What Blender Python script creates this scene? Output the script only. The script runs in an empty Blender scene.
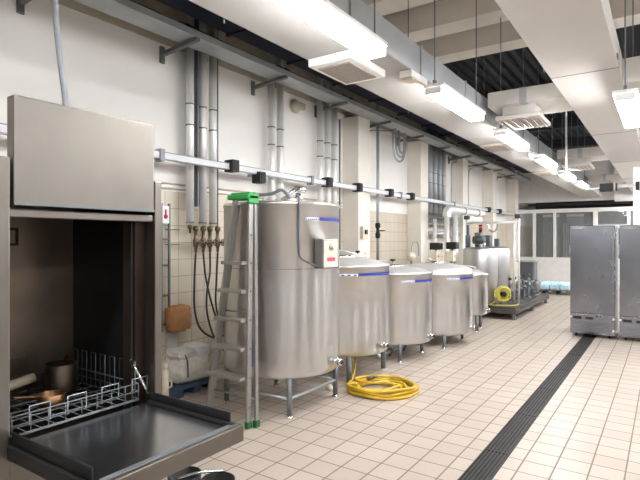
import bpy, bmesh, math, random
from mathutils import Vector, Matrix, noise
random.seed(7)
PI = math.pi
C = bpy.context.scene.collection
ORG = {}

# ------------------------------------------------------------------ materials
def newmat(name):
    m = bpy.data.materials.new(name); m.use_nodes = True
    nt = m.node_tree
    return m, nt, nt.nodes['Principled BSDF']

def rgb(h):
    h = h.lstrip('#'); v = [int(h[i:i+2], 16)/255 for i in (0, 2, 4)]
    return tuple(((c+0.055)/1.055)**2.4 if c > .04045 else c/12.92 for c in v) + (1,)

def plain(name, col, rough=.5, metal=0., var=.12, scale=8., bump=0., emit=0., stretch=(1, 1, 1), spec=.5):
    m, nt, b = newmat(name)
    col = rgb(col)
    tc = nt.nodes.new('ShaderNodeTexCoord'); mp = nt.nodes.new('ShaderNodeMapping')
    mp.inputs['Scale'].default_value = stretch
    nz = nt.nodes.new('ShaderNodeTexNoise'); nz.inputs['Scale'].default_value = scale; nz.inputs['Detail'].default_value = 4
    nt.links.new(tc.outputs['Object'], mp.inputs['Vector']); nt.links.new(mp.outputs[0], nz.inputs['Vector'])
    rp = nt.nodes.new('ShaderNodeValToRGB')
    rp.color_ramp.elements[0].position = .3; rp.color_ramp.elements[1].position = .7
    rp.color_ramp.elements[0].color = tuple(c*(1-var) for c in col[:3])+(1,)
    rp.color_ramp.elements[1].color = tuple(min(1, c*(1+var)) for c in col[:3])+(1,)
    nt.links.new(nz.outputs['Fac'], rp.inputs['Fac']); nt.links.new(rp.outputs[0], b.inputs['Base Color'])
    b.inputs['Roughness'].default_value = rough; b.inputs['Metallic'].default_value = metal
    b.inputs['Specular IOR Level'].default_value = spec
    if bump:
        bp = nt.nodes.new('ShaderNodeBump'); bp.inputs['Strength'].default_value = bump; bp.inputs['Distance'].default_value = .01
        nt.links.new(nz.outputs['Fac'], bp.inputs['Height']); nt.links.new(bp.outputs[0], b.inputs['Normal'])
    if emit:
        b.inputs['Emission Color'].default_value = (.975, .985, 1, 1); b.inputs['Emission Strength'].default_value = emit
    return m

def steel(name, col, rough=.3, stretch=(1, 1, 30), smudge=.12, metal=1.0, aniso=0., bump=.05, rv=.25):
    """brushed stainless: fine stretched scratches in roughness and broad smudges"""
    m, nt, b = newmat(name); col = rgb(col)
    tc = nt.nodes.new('ShaderNodeTexCoord'); mp = nt.nodes.new('ShaderNodeMapping'); mp.inputs['Scale'].default_value = stretch
    nt.links.new(tc.outputs['Object'], mp.inputs['Vector'])
    n1 = nt.nodes.new('ShaderNodeTexNoise'); n1.inputs['Scale'].default_value = 9; n1.inputs['Detail'].default_value = 6
    nt.links.new(mp.outputs[0], n1.inputs['Vector'])
    n2 = nt.nodes.new('ShaderNodeTexNoise'); n2.inputs['Scale'].default_value = 3.2; n2.inputs['Detail'].default_value = 5
    nt.links.new(tc.outputs['Object'], n2.inputs['Vector'])
    mr = nt.nodes.new('ShaderNodeMapRange'); mr.inputs['To Min'].default_value = rough*(1-rv); mr.inputs['To Max'].default_value = rough*(1+rv)
    nt.links.new(n1.outputs['Fac'], mr.inputs['Value'])
    ad = nt.nodes.new('ShaderNodeMath'); ad.operation = 'MULTIPLY_ADD'; ad.inputs[1].default_value = rough*rv*1.6; 
    nt.links.new(n2.outputs['Fac'], ad.inputs[0]); nt.links.new(mr.outputs[0], ad.inputs[2])
    nt.links.new(ad.outputs[0], b.inputs['Roughness'])
    rp = nt.nodes.new('ShaderNodeValToRGB'); rp.color_ramp.elements[0].position = .3; rp.color_ramp.elements[1].position = .72
    rp.color_ramp.elements[0].color = tuple(c*(1-smudge) for c in col[:3])+(1,)
    rp.color_ramp.elements[1].color = tuple(min(1, c*(1+smudge)) for c in col[:3])+(1,)
    nt.links.new(n2.outputs['Fac'], rp.inputs['Fac']); nt.links.new(rp.outputs[0], b.inputs['Base Color'])
    if bump:
        bp = nt.nodes.new('ShaderNodeBump'); bp.inputs['Strength'].default_value = bump; bp.inputs['Distance'].default_value = .004
        nt.links.new(n1.outputs['Fac'], bp.inputs['Height']); nt.links.new(bp.outputs[0], b.inputs['Normal'])
    b.inputs['Metallic'].default_value = metal
    if aniso:
        b.inputs['Anisotropic'].default_value = aniso
        tg = nt.nodes.new('ShaderNodeTangent'); tg.direction_type = 'RADIAL'; tg.axis = 'Z'
        nt.links.new(tg.outputs[0], b.inputs['Tangent']); b.inputs['Anisotropic Rotation'].default_value = .25
    return m

def grid_mask(nt, coordA, offA, coordB, offB, size, joint):
    """0 on the joint, 1 on the tile"""
    outs = []
    for co, off in ((coordA, offA), (coordB, offB)):
        a = nt.nodes.new('ShaderNodeMath'); a.operation = 'SUBTRACT'; a.inputs[1].default_value = off; nt.links.new(co, a.inputs[0])
        d = nt.nodes.new('ShaderNodeMath'); d.operation = 'DIVIDE'; d.inputs[1].default_value = size; nt.links.new(a.outputs[0], d.inputs[0])
        f = nt.nodes.new('ShaderNodeMath'); f.operation = 'FRACT'; nt.links.new(d.outputs[0], f.inputs[0])
        s = nt.nodes.new('ShaderNodeMath'); s.operation = 'PINGPONG'; s.inputs[1].default_value = .5; nt.links.new(f.outputs[0], s.inputs[0])
        r = nt.nodes.new('ShaderNodeMapRange'); r.inputs['From Min'].default_value = joint/size*.35; r.inputs['From Max'].default_value = joint/size*.65
        nt.links.new(s.outputs[0], r.inputs['Value']); outs.append(r.outputs[0])
    mn = nt.nodes.new('ShaderNodeMath'); mn.operation = 'MINIMUM'; nt.links.new(outs[0], mn.inputs[0]); nt.links.new(outs[1], mn.inputs[1])
    return mn.outputs[0]

def mixc(nt, fac, a, b):
    n = nt.nodes.new('ShaderNodeMix'); n.data_type = 'RGBA'
    if hasattr(fac, 'links'): nt.links.new(fac, n.inputs['Factor'])
    else: n.inputs['Factor'].default_value = fac
    for v, k in ((a, 6), (b, 7)):
        if isinstance(v, tuple): n.inputs[k].default_value = v
        else: nt.links.new(v, n.inputs[k])
    return n.outputs[2]

def floor_material():
    m, nt, b = newmat('floor_tiles')
    g = nt.nodes.new('ShaderNodeNewGeometry'); sp = nt.nodes.new('ShaderNodeSeparateXYZ'); nt.links.new(g.outputs['Position'], sp.inputs[0])
    mask = grid_mask(nt, sp.outputs['X'], -.025, sp.outputs['Y'], .137, .208, .010)
    n1 = nt.nodes.new('ShaderNodeTexNoise'); n1.inputs['Scale'].default_value = 1.1; n1.inputs['Detail'].default_value = 6; nt.links.new(g.outputs['Position'], n1.inputs['Vector'])
    n3 = nt.nodes.new('ShaderNodeTexNoise'); n3.inputs['Scale'].default_value = 40; n3.inputs['Detail'].default_value = 3; nt.links.new(g.outputs['Position'], n3.inputs['Vector'])
    # per-tile tint
    wn = nt.nodes.new('ShaderNodeTexWhiteNoise'); wn.noise_dimensions = '2D'
    sn = nt.nodes.new('ShaderNodeVectorMath'); sn.operation = 'SUBTRACT'; sn.inputs[1].default_value = (-.025, .137, 0); nt.links.new(g.outputs['Position'], sn.inputs[0])
    sc = nt.nodes.new('ShaderNodeVectorMath'); sc.operation = 'SCALE'; sc.inputs['Scale'].default_value = 1/.208; nt.links.new(sn.outputs[0], sc.inputs[0])
    fl = nt.nodes.new('ShaderNodeVectorMath'); fl.operation = 'FLOOR'; nt.links.new(sc.outputs[0], fl.inputs[0]); nt.links.new(fl.outputs[0], wn.inputs['Vector'])
    tile = mixc(nt, wn.outputs['Value'], rgb('#aea195'), rgb('#b8aca0'))
    rp = nt.nodes.new('ShaderNodeMapRange'); rp.inputs['From Min'].default_value = .5; rp.inputs['From Max'].default_value = .8; rp.inputs['To Max'].default_value = .3
    nt.links.new(n1.outputs['Fac'], rp.inputs['Value'])
    tile = mixc(nt, rp.outputs[0], tile, rgb('#a39687'))
    r2 = nt.nodes.new('ShaderNodeMapRange'); r2.inputs['From Min'].default_value = .4; r2.inputs['From Max'].default_value = .9; r2.inputs['To Max'].default_value = .2
    nt.links.new(n3.outputs['Fac'], r2.inputs['Value'])
    tile = mixc(nt, r2.outputs[0], tile, rgb('#948878'))
    col = mixc(nt, mask, rgb('#75685c'), tile)
    nt.links.new(col, b.inputs['Base Color'])
    rr = nt.nodes.new('ShaderNodeMapRange'); rr.inputs['To Min'].default_value = .75; rr.inputs['To Max'].default_value = .36; nt.links.new(mask, rr.inputs['Value'])
    nt.links.new(rr.outputs[0], b.inputs['Roughness'])
    bp = nt.nodes.new('ShaderNodeBump'); bp.inputs['Strength'].default_value = .35; bp.inputs['Distance'].default_value = .003
    nt.links.new(mask, bp.inputs['Height']); nt.links.new(bp.outputs[0], b.inputs['Normal'])
    return m

def wall_material(name, axis, painted='#fbf9f6', top=2.17):
    m, nt, b = newmat(name)
    g = nt.nodes.new('ShaderNodeNewGeometry'); sp = nt.nodes.new('ShaderNodeSeparateXYZ'); nt.links.new(g.outputs['Position'], sp.inputs[0])
    mask = grid_mask(nt, sp.outputs[axis], .05, sp.outputs['Z'], top, .2, .008)
    n1 = nt.nodes.new('ShaderNodeTexNoise'); n1.inputs['Scale'].default_value = 1.6; n1.inputs['Detail'].default_value = 6; nt.links.new(g.outputs['Position'], n1.inputs['Vector'])
    tile = mixc(nt, n1.outputs['Fac'], rgb('#c9bda8'), rgb('#ddd4c4'))
    tile = mixc(nt, mask, rgb('#a39581'), tile)
    cmp_ = nt.nodes.new('ShaderNodeMath'); cmp_.operation = 'GREATER_THAN'; cmp_.inputs[1].default_value = top; nt.links.new(sp.outputs['Z'], cmp_.inputs[0])
    pc = mixc(nt, n1.outputs['Fac'], rgb(painted), rgb('#f3f0ea'))
    nt.links.new(mixc(nt, cmp_.outputs[0], tile, pc), b.inputs['Base Color'])
    rr = nt.nodes.new('ShaderNodeMapRange'); rr.inputs['To Min'].default_value = .35; rr.inputs['To Max'].default_value = .75; nt.links.new(cmp_.outputs[0], rr.inputs['Value'])
    nt.links.new(rr.outputs[0], b.inputs['Roughness'])
    return m

def glass_material():
    m, nt, b = newmat('window_glass')
    b.inputs['Base Color'].default_value = (.75, .8, .8, 1); b.inputs['Roughness'].default_value = .03
    b.inputs['Alpha'].default_value = .14; b.inputs['Specular IOR Level'].default_value = .8
    return m

LAMP_E = 40
M = {
 'floor': floor_material(),
 'wallL': wall_material('wall_painted_over_tiles', 'Y'),
 'wallX': wall_material('pillar_painted_over_tiles', 'X'),
 'dim_wall': plain('grey_wall_paint', '#626364', .7, var=.1, scale=1),
 'white_paint': plain('white_paint', '#f5f4f2', .6, var=.04),
 'pillar': plain('pillar_plaster', '#f0eae0', .7, var=.05, scale=2),
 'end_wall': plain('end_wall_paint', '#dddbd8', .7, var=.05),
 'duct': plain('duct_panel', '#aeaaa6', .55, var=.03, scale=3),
 'duct_r': plain('flat_duct_panel', '#c2bdb8', .55, var=.03, scale=3),
 'branch': plain('branch_duct_panel', '#cfcac4', .55, var=.03, scale=3),
 'duct_side': steel('duct_side_metal', '#c4c9cd', .45, (1, 1, 1), .06, .55),
 'concrete': plain('concrete', '#b8aea3', .85, var=.1, scale=2.5, bump=.1),
 'beam': plain('beam_concrete', '#dcd4c9', .8, var=.07, scale=2.5),
 'deck': plain('dark_roof_deck', '#282a30', .7, var=.2),
 'dark_pipe': plain('dark_pipe_paint', '#22252e', .55, var=.3, scale=4),
 'navy': plain('navy_paint', '#262d40', .6, var=.25, scale=3),
 'galv': steel('galvanised_steel', '#adb1b4', .42, (1, 1, 1), .12, .5),
 'galv_dark': steel('dull_galvanised_steel', '#7d8184', .5, (1, 1, 1), .15, .7),
 'tank': steel('brushed_tank_steel', '#c9c8c7', .285, (1, 1, 26), .05, 1.0, .6, 0, .04),
 'tank_far': steel('skid_tank_steel', '#c0c1c2', .36, (1, 1, 26), .05, .9, 0, 0, .05),
 'tank_top': steel('polished_lid_steel', '#d0cecb', .38, (1, 1, 4), .06, .5),
 'washer': steel('washer_brushed_steel', '#857f78', .33, (1, 14, 1), .08),
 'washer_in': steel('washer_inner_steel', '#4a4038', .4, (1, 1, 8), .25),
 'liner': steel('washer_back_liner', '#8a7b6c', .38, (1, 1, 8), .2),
 'tray': steel('worn_tray_steel', '#cdcfd3', .24, (1, 1, 1), .08, 1.0, 0, .0, .05),
 'fridge': steel('fridge_steel', '#9a9ca3', .25, (1, 1, 1), .16, 1.0, 0, .02, .08),
 'alu': steel('aluminium', '#a5a29e', .38, (1, 1, 1), .06, .85),
 'clad': steel('pipe_cladding', '#eeedeb', .28, (1, 1, 1), .04, .35),
 'chrome': steel('chrome', '#d9d9d9', .12, (1, 1, 1), .03),
 'brass': steel('aged_brass', '#7b6a58', .4, (1, 1, 1), .2),
 'trunk': plain('trunking_grey_white', '#d8d9dc', .4, var=.04),
 'trunk_side': plain('trunking_grey', '#8a8d91', .5, var=.08),
 'black': plain('black_plastic', '#17171a', .45, var=.15),
 'rubber': plain('black_rubber', '#121214', .6, var=.2),
 'hose_dark': plain('dark_hose', '#35322f', .55),
 'yellow': plain('yellow_hose', '#c9a62e', .42, var=.25, scale=9),
 'yellow_pale': plain('pale_yellow_hose', '#d6c95c', .45, var=.15, scale=9),
 'green': plain('green_plastic', '#2a9a45', .4, var=.08),
 'green_dark': plain('dark_green_rubber', '#1f5c34', .5, var=.1),
 'blue': plain('blue_strip', '#26348f', .7, var=.06),
 'white_label': plain('white_label', '#e9e9ee', .5, var=.02),
 'red': plain('red_paint', '#c92a2a', .5, var=.06),
 'pink': plain('pink_red_label', '#d8506a', .5, var=.04),
 'cream': plain('cream_plastic', '#e3dac5', .5, var=.04),
 'cream_box': plain('cream_enamel', '#dcd3bd', .45, var=.05),
 'sack': plain('white_woven_sack', '#e0dcd4', .8, var=.1, scale=30, bump=.3),
 'brown_paper': plain('brown_paper', '#a9784c', .8, var=.12, scale=12, bump=.2),
 'paper': plain('white_paper', '#cfccc6', .8, var=.04),
 'pallet_blue': plain('blue_plastic_pallet', '#3a4a63', .6, var=.1),
 'wood': plain('pallet_wood', '#6b5947', .8, var=.2, scale=12, stretch=(1, 8, 1)),
 'skid': steel('dark_skid_steel', '#57534f', .5, (1, 1, 1), .2, .6),
 'drain': plain('drain_grate', '#2b2724', .5, .4, var=.25),
 'drain_in': plain('drain_channel', '#0f0e0d', .8),
 'copper': steel('copper_handle', '#8f6e50', .35, (1, 1, 1), .1),
 'tube': plain('beige_tube', '#b5a894', .55, var=.05),
 'pack': plain('blue_water_pack', '#b5d8ea', .25, var=.12, scale=20),
 'wrap': plain('white_shrink_wrap', '#e4e8ec', .3, var=.05),
 'motor': plain('dark_motor_paint', '#4d5357', .5, .3, var=.12),
 'motor_blue': plain('blue_grey_motor', '#5b6770', .5, .2, var=.12),
 'vat': plain('dark_grey_vat', '#55585c', .5, var=.1),
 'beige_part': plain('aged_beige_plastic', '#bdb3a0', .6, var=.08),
 'vent_core': plain('vent_filter', '#9c938b', .8, var=.1, scale=30),
 'lamp': plain('lamp_diffuser', '#ffffff', .4, var=0, emit=LAMP_E),
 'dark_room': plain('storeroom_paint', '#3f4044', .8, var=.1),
 'curtain': plain('strip_curtain', '#5c6062', .4, var=.3, scale=10),
 'glass': glass_material(),
}

# ------------------------------------------------------------------ geometry
class MB:
    def __init__(s): s.bm = bmesh.new(); s.sm = []
    def box(s, x0, x1, y0, y1, z0, z1, bev=0):
        vs = [s.bm.verts.new(p) for p in ((x0,y0,z0),(x1,y0,z0),(x1,y1,z0),(x0,y1,z0),(x0,y0,z1),(x1,y0,z1),(x1,y1,z1),(x0,y1,z1))]
        fs = [s.bm.faces.new([vs[i] for i in f]) for f in ((0,3,2,1),(4,5,6,7),(0,1,5,4),(1,2,6,5),(2,3,7,6),(3,0,4,7))]
        if bev:
            es = list({e for f in fs for e in f.edges})
            bmesh.ops.bevel(s.bm, geom=es, offset=bev, segments=2, affect='EDGES', profile=.5)
        return s
    def xbox(s, center, size, rot, bev=0):
        """box with a rotation matrix about its centre"""
        n0 = len(s.bm.verts)
        h = [c/2 for c in size]
        s.box(-h[0], h[0], -h[1], h[1], -h[2], h[2], bev)
        s.bm.verts.ensure_lookup_table()
        mt = Matrix.Translation(center) @ rot.to_4x4()
        for v in list(s.bm.verts)[n0:]: v.co = mt @ v.co
        return s
    def bar(s, p0, p1, w, d, up=(0, 1, 0), bev=0):
        p0 = Vector(p0); p1 = Vector(p1); a = (p1-p0); L = a.length; a.normalize()
        y = Vector(up); x = y.cross(a)
        if x.length < 1e-4: x = Vector((1, 0, 0)).cross(a)
        x.normalize(); y = a.cross(x)
        return s.xbox((p0+p1)/2, (w, d, L), Matrix((x, y, a)).transposed(), bev)
    def ring(s, c, ax, ay, r, n):
        return [s.bm.verts.new(Vector(c)+ax*(r*math.cos(2*PI*k/n))+ay*(r*math.sin(2*PI*k/n))) for k in range(n)]
    def cyl(s, p0, p1, r0, r1=None, n=24, caps=True):
        r1 = r0 if r1 is None else r1
        p0 = Vector(p0); p1 = Vector(p1); a = (p1-p0).normalized()
        x = a.orthogonal().normalized(); y = a.cross(x)
        A = s.ring(p0, x, y, r0, n); B = s.ring(p1, x, y, r1, n)
        for k in range(n):
            f = s.bm.faces.new((A[k], A[(k+1) % n], B[(k+1) % n], B[k])); f.smooth = True
        if caps:
            s.bm.faces.new(list(reversed(A))); s.bm.faces.new(B)
        return s
    def lathe(s, prof, c=(0, 0, 0), n=48, axis=(0, 0, 1)):
        """prof: list of (radius, height) bottom to top; radius 0 closes"""
        a = Vector(axis).normalized(); x = a.orthogonal().normalized(); y = a.cross(x); c = Vector(c)
        prev = None
        for r, z in prof:
            cur = [s.bm.verts.new(c+a*z)] if r <= 1e-6 else s.ring(c+a*z, x, y, r, n)
            if prev:
                for k in range(n):
                    k2 = (k+1) % n
                    if len(prev) == 1 and len(cur) == 1: break
                    if len(prev) == 1: f = s.bm.faces.new((prev[0], cur[k2], cur[k]))
                    elif len(cur) == 1: f = s.bm.faces.new((prev[k], prev[k2], cur[0]))
                    else: f = s.bm.faces.new((prev[k], prev[k2], cur[k2], cur[k]))
                    f.smooth = True
            prev = cur
        return s
    def tube(s, pts, r, n=10, smooth=6, closed=False):
        P = [Vector(p) for p in pts]
        if smooth > 1 and len(P) > 2:
            Q = []
            m = len(P)
            for i in range(m if closed else m-1):
                g = (lambda k: P[k % m]) if closed else (lambda k: P[max(0, min(m-1, k))])
                a, b, c, d = g(i-1), g(i), g(i+1), g(i+2)
                for t in range(smooth):
                    u = t/smooth
                    Q.append(.5*((2*b)+(c-a)*u+(2*a-5*b+4*c-d)*u*u+(3*b-a-3*c+d)*u**3))
            if not closed: Q.append(P[-1])
            P = Q
        tang = []
        for i in range(len(P)):
            if closed: t = P[(i+1) % len(P)]-P[i-1]
            else: t = P[min(i+1, len(P)-1)]-P[max(i-1, 0)]
            tang.append(t.normalized())
        x = tang[0].orthogonal().normalized(); rings = []
        for i, p in enumerate(P):
            x = (x-tang[i]*x.dot(tang[i])).normalized(); y = tang[i].cross(x)
            rings.append(s.ring(p, x, y, r, n))
        prs = list(zip(rings, rings[1:]))
        if closed: prs.append((rings[-1], rings[0]))
        for A, B in prs:
            for k in range(n):
                f = s.bm.faces.new((A[k], A[(k+1) % n], B[(k+1) % n], B[k])); f.smooth = True
        if not closed:
            s.bm.faces.new(list(reversed(rings[0]))); s.bm.faces.new(rings[-1])
        return s
    def ball(s, c, r, sx=1, sy=1, sz=1, seg=16):
        n0 = len(s.bm.verts)
        bmesh.ops.create_uvsphere(s.bm, u_segments=seg, v_segments=seg//2+2, radius=r)
        for v in list(s.bm.verts)[n0:]:
            v.co = Vector((v.co.x*sx, v.co.y*sy, v.co.z*sz))+Vector(c)
            for f in v.link_faces: f.smooth = True
        return s
    def arc_strip(s, cx, cy, r, a0, a1, z0, z1, th=.003, n=16):
        """curved plate hugging a cylinder"""
        I = []; O = []
        for k in range(n+1):
            a = a0+(a1-a0)*k/n
            for rr, L in ((r, I), (r+th, O)):
                L.append((s.bm.verts.new((cx+rr*math.cos(a), cy+rr*math.sin(a), z0)), s.bm.verts.new((cx+rr*math.cos(a), cy+rr*math.sin(a), z1))))
        for k in range(n):
            s.bm.faces.new((O[k][0], O[k+1][0], O[k+1][1], O[k][1])); s.bm.faces.new((I[k+1][0], I[k][0], I[k][1], I[k+1][1]))
            s.bm.faces.new((I[k][1], O[k][1], O[k+1][1], I[k+1][1])); s.bm.faces.new((O[k][0], I[k][0], I[k+1][0], O[k+1][0]))
        for k in (0, n): s.bm.faces.new((I[k][0], O[k][0], O[k][1], I[k][1]))
        return s
    def build(s, name, mat, parent=None, kind=None, label=None, cat=None, group=None):
        bmesh.ops.recalc_face_normals(s.bm, faces=s.bm.faces[:])
        co = [v.co for v in s.bm.verts]
        if parent is not None: org = ORG[parent.name]
        else:
            lo = [min(c[i] for c in co) for i in range(3)]; hi = [max(c[i] for c in co) for i in range(3)]
            org = Vector(((lo[0]+hi[0])/2, (lo[1]+hi[1])/2, lo[2]))
        for v in s.bm.verts: v.co -= org
        me = bpy.data.meshes.new(name); s.bm.to_mesh(me); s.bm.free()
        me.materials.append(M[mat])
        o = bpy.data.objects.new(name, me); C.objects.link(o)
        if parent is not None: o.parent = parent
        else: o.location = org
        ORG[o.name] = org
        tag(o, label, cat, group, kind)
        return o

def tag(o, label=None, cat=None, group=None, kind=None):
    if label: o['label'] = label
    if cat: o['category'] = cat
    if group: o['group'] = group
    if kind: o['kind'] = kind
    return o
def thing(name, loc, label, cat, group=None):
    o = bpy.data.objects.new(name, None); C.objects.link(o); o.location = loc; o.empty_display_size = .1
    ORG[o.name] = Vector(loc); return tag(o, label, cat, group)
def struct(mb, name, mat): return mb.build(name, mat, kind='structure')
def copy_tree(o, parent=None):
    c = o.copy(); C.objects.link(c)
    if parent is not None: c.parent = parent
    for ch in list(o.children): copy_tree(ch, c)
    return c
def dup(o, delta, label, group=None):
    c = copy_tree(o); c.location = Vector(o.location)+Vector(delta); c['label'] = label
    if group: c['group'] = group
    return c

# ------------------------------------------------------------------ the room
WX = -4.8           # left wall
RX = 2.2            # right wall
YB, YE = -3.0, 24.0 # behind the camera, far end of the storeroom
PY = 20.6           # glazed partition
CZ = 4.75
struct(MB().box(WX-.2, RX+.2, YB-.2, YE+.2, -.2, 0), 'floor', 'floor')
struct(MB().box(WX-.2, WX, YB-.2, YE+.2, 0, CZ+.3), 'wall_left', 'wallL')
struct(MB().box(RX, RX+.2, YB-.2, YE+.2, 0, CZ+.3), 'wall_right', 'dim_wall')
struct(MB().box(WX, RX, YB-.2, YB, 0, CZ+.3), 'wall_front', 'dim_wall')
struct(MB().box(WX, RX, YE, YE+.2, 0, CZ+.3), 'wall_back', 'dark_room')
# precast concrete roof near the camera, then a dark-coloured steel deck
struct(MB().box(WX, RX, YB, 7.9, CZ, CZ+.3), 'ceiling', 'concrete')
d = MB().box(WX, RX, 7.9, YE, CZ+.15, CZ+.3)
for k in range(44):
    x = WX+.1+k*.19
    if x < RX-.1: d.box(x, x+.08, 7.95, YE, CZ+.08, CZ+.15)
struct(d, 'ceiling.001', 'deck')
n = 0
for y in (-1.9, -.86, .18, 1.22, 2.26, 3.3, 4.34, 5.38, 6.42, 7.5):
    n += 1
    w = .36
    struct(MB().box(WX, RX, y, y+w, CZ-.32, CZ-.001), 'trim_%d' % n, 'beam')
for y in (11.4, 14.6, 17.8):
    n += 1
    struct(MB().box(WX+.001, RX, y, y+.22, CZ-.2, CZ+.08), 'trim_%d' % n, 'deck')
for y0 in (-2.2, .2, 2.6, 5.0, 7.4, 9.8, 12.2, 14.6, 17.0):  # unseen white pillars added on the right wall so the tanks reflect vertical bands
    n += 1
    struct(MB().box(1.8, RX, y0, y0+.9, 0, CZ-.33), 'trim_%d' % n, 'white_paint')
# wall pillars on the left
for y0 in (7.75, 10.5, 13.3, 16.15, 19.0):
    n += 1
    struct(MB().box(WX, -4.47, y0, y0+.42, 0, 3.79, .01), 'trim_%d' % n, 'pillar')
# free-standing white column under the right duct
n += 1
struct(MB().box(-.56, -.12, 12.1, 12.5, 0, 3.09, .01), 'trim_%d' % n, 'white_paint')
# wall above the glazed partition, its pilaster
n += 1
struct(MB().box(WX, RX, PY, PY+.18, 3.02, CZ+.1), 'trim_%d' % n, 'end_wall')
n += 1
struct(MB().box(-1.5, -.9, PY-.25, PY-.001, 2.95, CZ+.1), 'trim_%d' % n, 'white_paint')
n += 1
struct(MB().box(WX+.4, RX, PY+.02, PY+.14, 2.88, 2.97), 'trim_%d' % n, 'black')

# glazed partition: low white wall, framed panes
struct(MB().box(WX, RX, PY, PY+.1, 0, .88), 'wall_partition', 'white_paint')
fr = MB()
fr.box(WX+.001, RX, PY-.02, PY+.12, 2.62, 2.76)
for x0, x1 in ((WX+.001, WX+.06), (-4.22, -4.12), (-3.5, -3.41), (-2.18, -2.04), (-1.13, -1.04), (.5, .6), (2.0, 2.1)): fr.box(x0, x1, PY-.02, PY+.12, .9, 2.62)
fr.box(WX+.001, RX, PY-.04, PY+.14, .88, .95)
fr.box(-2.04, -1.13, PY-.02, PY+.12, 2.02, 2.14)
n += 1
fro = struct(fr, 'trim_%d' % n, 'white_paint')
for i, (a, b2, z0, z1) in enumerate(((WX+.06, -4.22, .95, 2.62), (-4.12, -3.5, .95, 2.62), (-3.41, -2.18, .95, 2.62), (-2.04, -1.13, 2.14, 2.62), (-2.04, -1.13, .95, 2.02), (-1.04, .5, .95, 2.62), (.6, 2.0, .95, 2.62))):
    struct(MB().box(a+.001, b2-.001, PY+.04, PY+.05, z0+.001, z1-.001), 'window_%d' % (i+1), 'glass')
# what stands in the storeroom behind the panes
for i, (x, lab) in enumerate(((-3.75, 'hanging grey strip curtain behind the left window pane of the partition'), (-2.9, 'hanging grey strip curtain behind the wide window pane of the partition'))):
    t = thing('strip_curtain', (x, 21.6, 0), lab, 'curtain', None)
    MB().box(x-.3, x+.3, 21.57, 21.63, 2.5, 2.6).build('curtain_rail', 'galv', t)
    for k in range(5):
        MB().box(x-.29+k*.12, x-.2+k*.12, 21.59+.004*(k % 2), 21.6+.004*(k % 2), .05, 2.5).build('strip', 'curtain', t)
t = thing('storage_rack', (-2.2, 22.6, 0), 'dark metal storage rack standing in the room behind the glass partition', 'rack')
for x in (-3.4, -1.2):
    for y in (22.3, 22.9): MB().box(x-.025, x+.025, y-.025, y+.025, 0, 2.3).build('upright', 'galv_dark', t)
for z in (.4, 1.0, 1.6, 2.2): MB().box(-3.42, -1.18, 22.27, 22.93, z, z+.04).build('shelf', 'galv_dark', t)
for i, (x, z, w, h) in enumerate(((-3.1, 1.04, .4, .35), (-2.5, 1.04, .35, .3), (-1.7, 1.04, .5, .4), (-2.9, 1.64, .5, .35), (-1.9, 1.64, .4, .4))):
    lab = ['cardboard box on the middle shelf of the storeroom rack, leftmost', 'cardboard box in the middle of the middle shelf of the storeroom rack', 'cardboard box on the middle shelf of the storeroom rack, rightmost', 'cardboard box on the upper shelf of the storeroom rack, left one', 'cardboard box on the upper shelf of the storeroom rack, right one'][i]
    MB().box(x-w/2, x+w/2, 22.4, 22.8, z, z+h, .008).build('cardboard_box', 'beige_part', label=lab, cat='box', group='boxes on the storeroom rack')

# floor drain channel with slotted grate
t = thing('floor_drain', (-1.055, 5, 0), 'long dark slotted drain grate running along the tiled floor', 'drain')
MB().box(-1.148, -.962, -1.2, 9.9, .001, .003).build('channel', 'drain_in', t)
g = MB()
for x in (-1.146, -.974): g.box(x, x+.010, -1.2, 9.9, .003, .010)
for k in range(6): 
    x = -1.128+k*.0265
    g.box(x, x+.013, -1.2, 9.9, .003, .008)
for k in range(12): g.box(-1.136, -.974, -1.0+k*.98, -.985+k*.98, .003, .0095)
g.build('grate', 'drain', t)

# ------------------------------------------------------------------ overhead
DL0, DL1, DZ0, DZ1 = -2.47, -1.86, 3.10, 3.37
t = thing('air_duct', (-2.15, 8, DZ0), 'long white boxed air duct carrying the row of fluorescent lamps', 'duct')
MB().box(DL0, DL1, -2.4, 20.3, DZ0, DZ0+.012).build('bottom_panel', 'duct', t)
s_ = MB().box(DL0, DL1-.001, -2.4, 20.3, DZ0+.0125, DZ1)
for k in range(18): s_.box(DL0-.008, DL1+.012, -1.9+k*1.25, -1.87+k*1.25, DZ0+.013, DZ1+.01)
s_.build('side_panels', 'duct_side', t)
for k in range(8): MB().box(DL0+.002, DL1-.002, .6+k*2.3, .605+k*2.3, DZ0-.002, DZ0-.0005).build('seam', 'beige_part', t)
for y in (-.5, 2.5, 5.5, 8.5, 11.5, 14.5, 17.5):
    MB().cyl((DL0-.03, y, DZ0-.02), (DL0-.03, y, CZ-.001), .006, n=8).build('hanger_rod', 'galv_dark', t)

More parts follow.
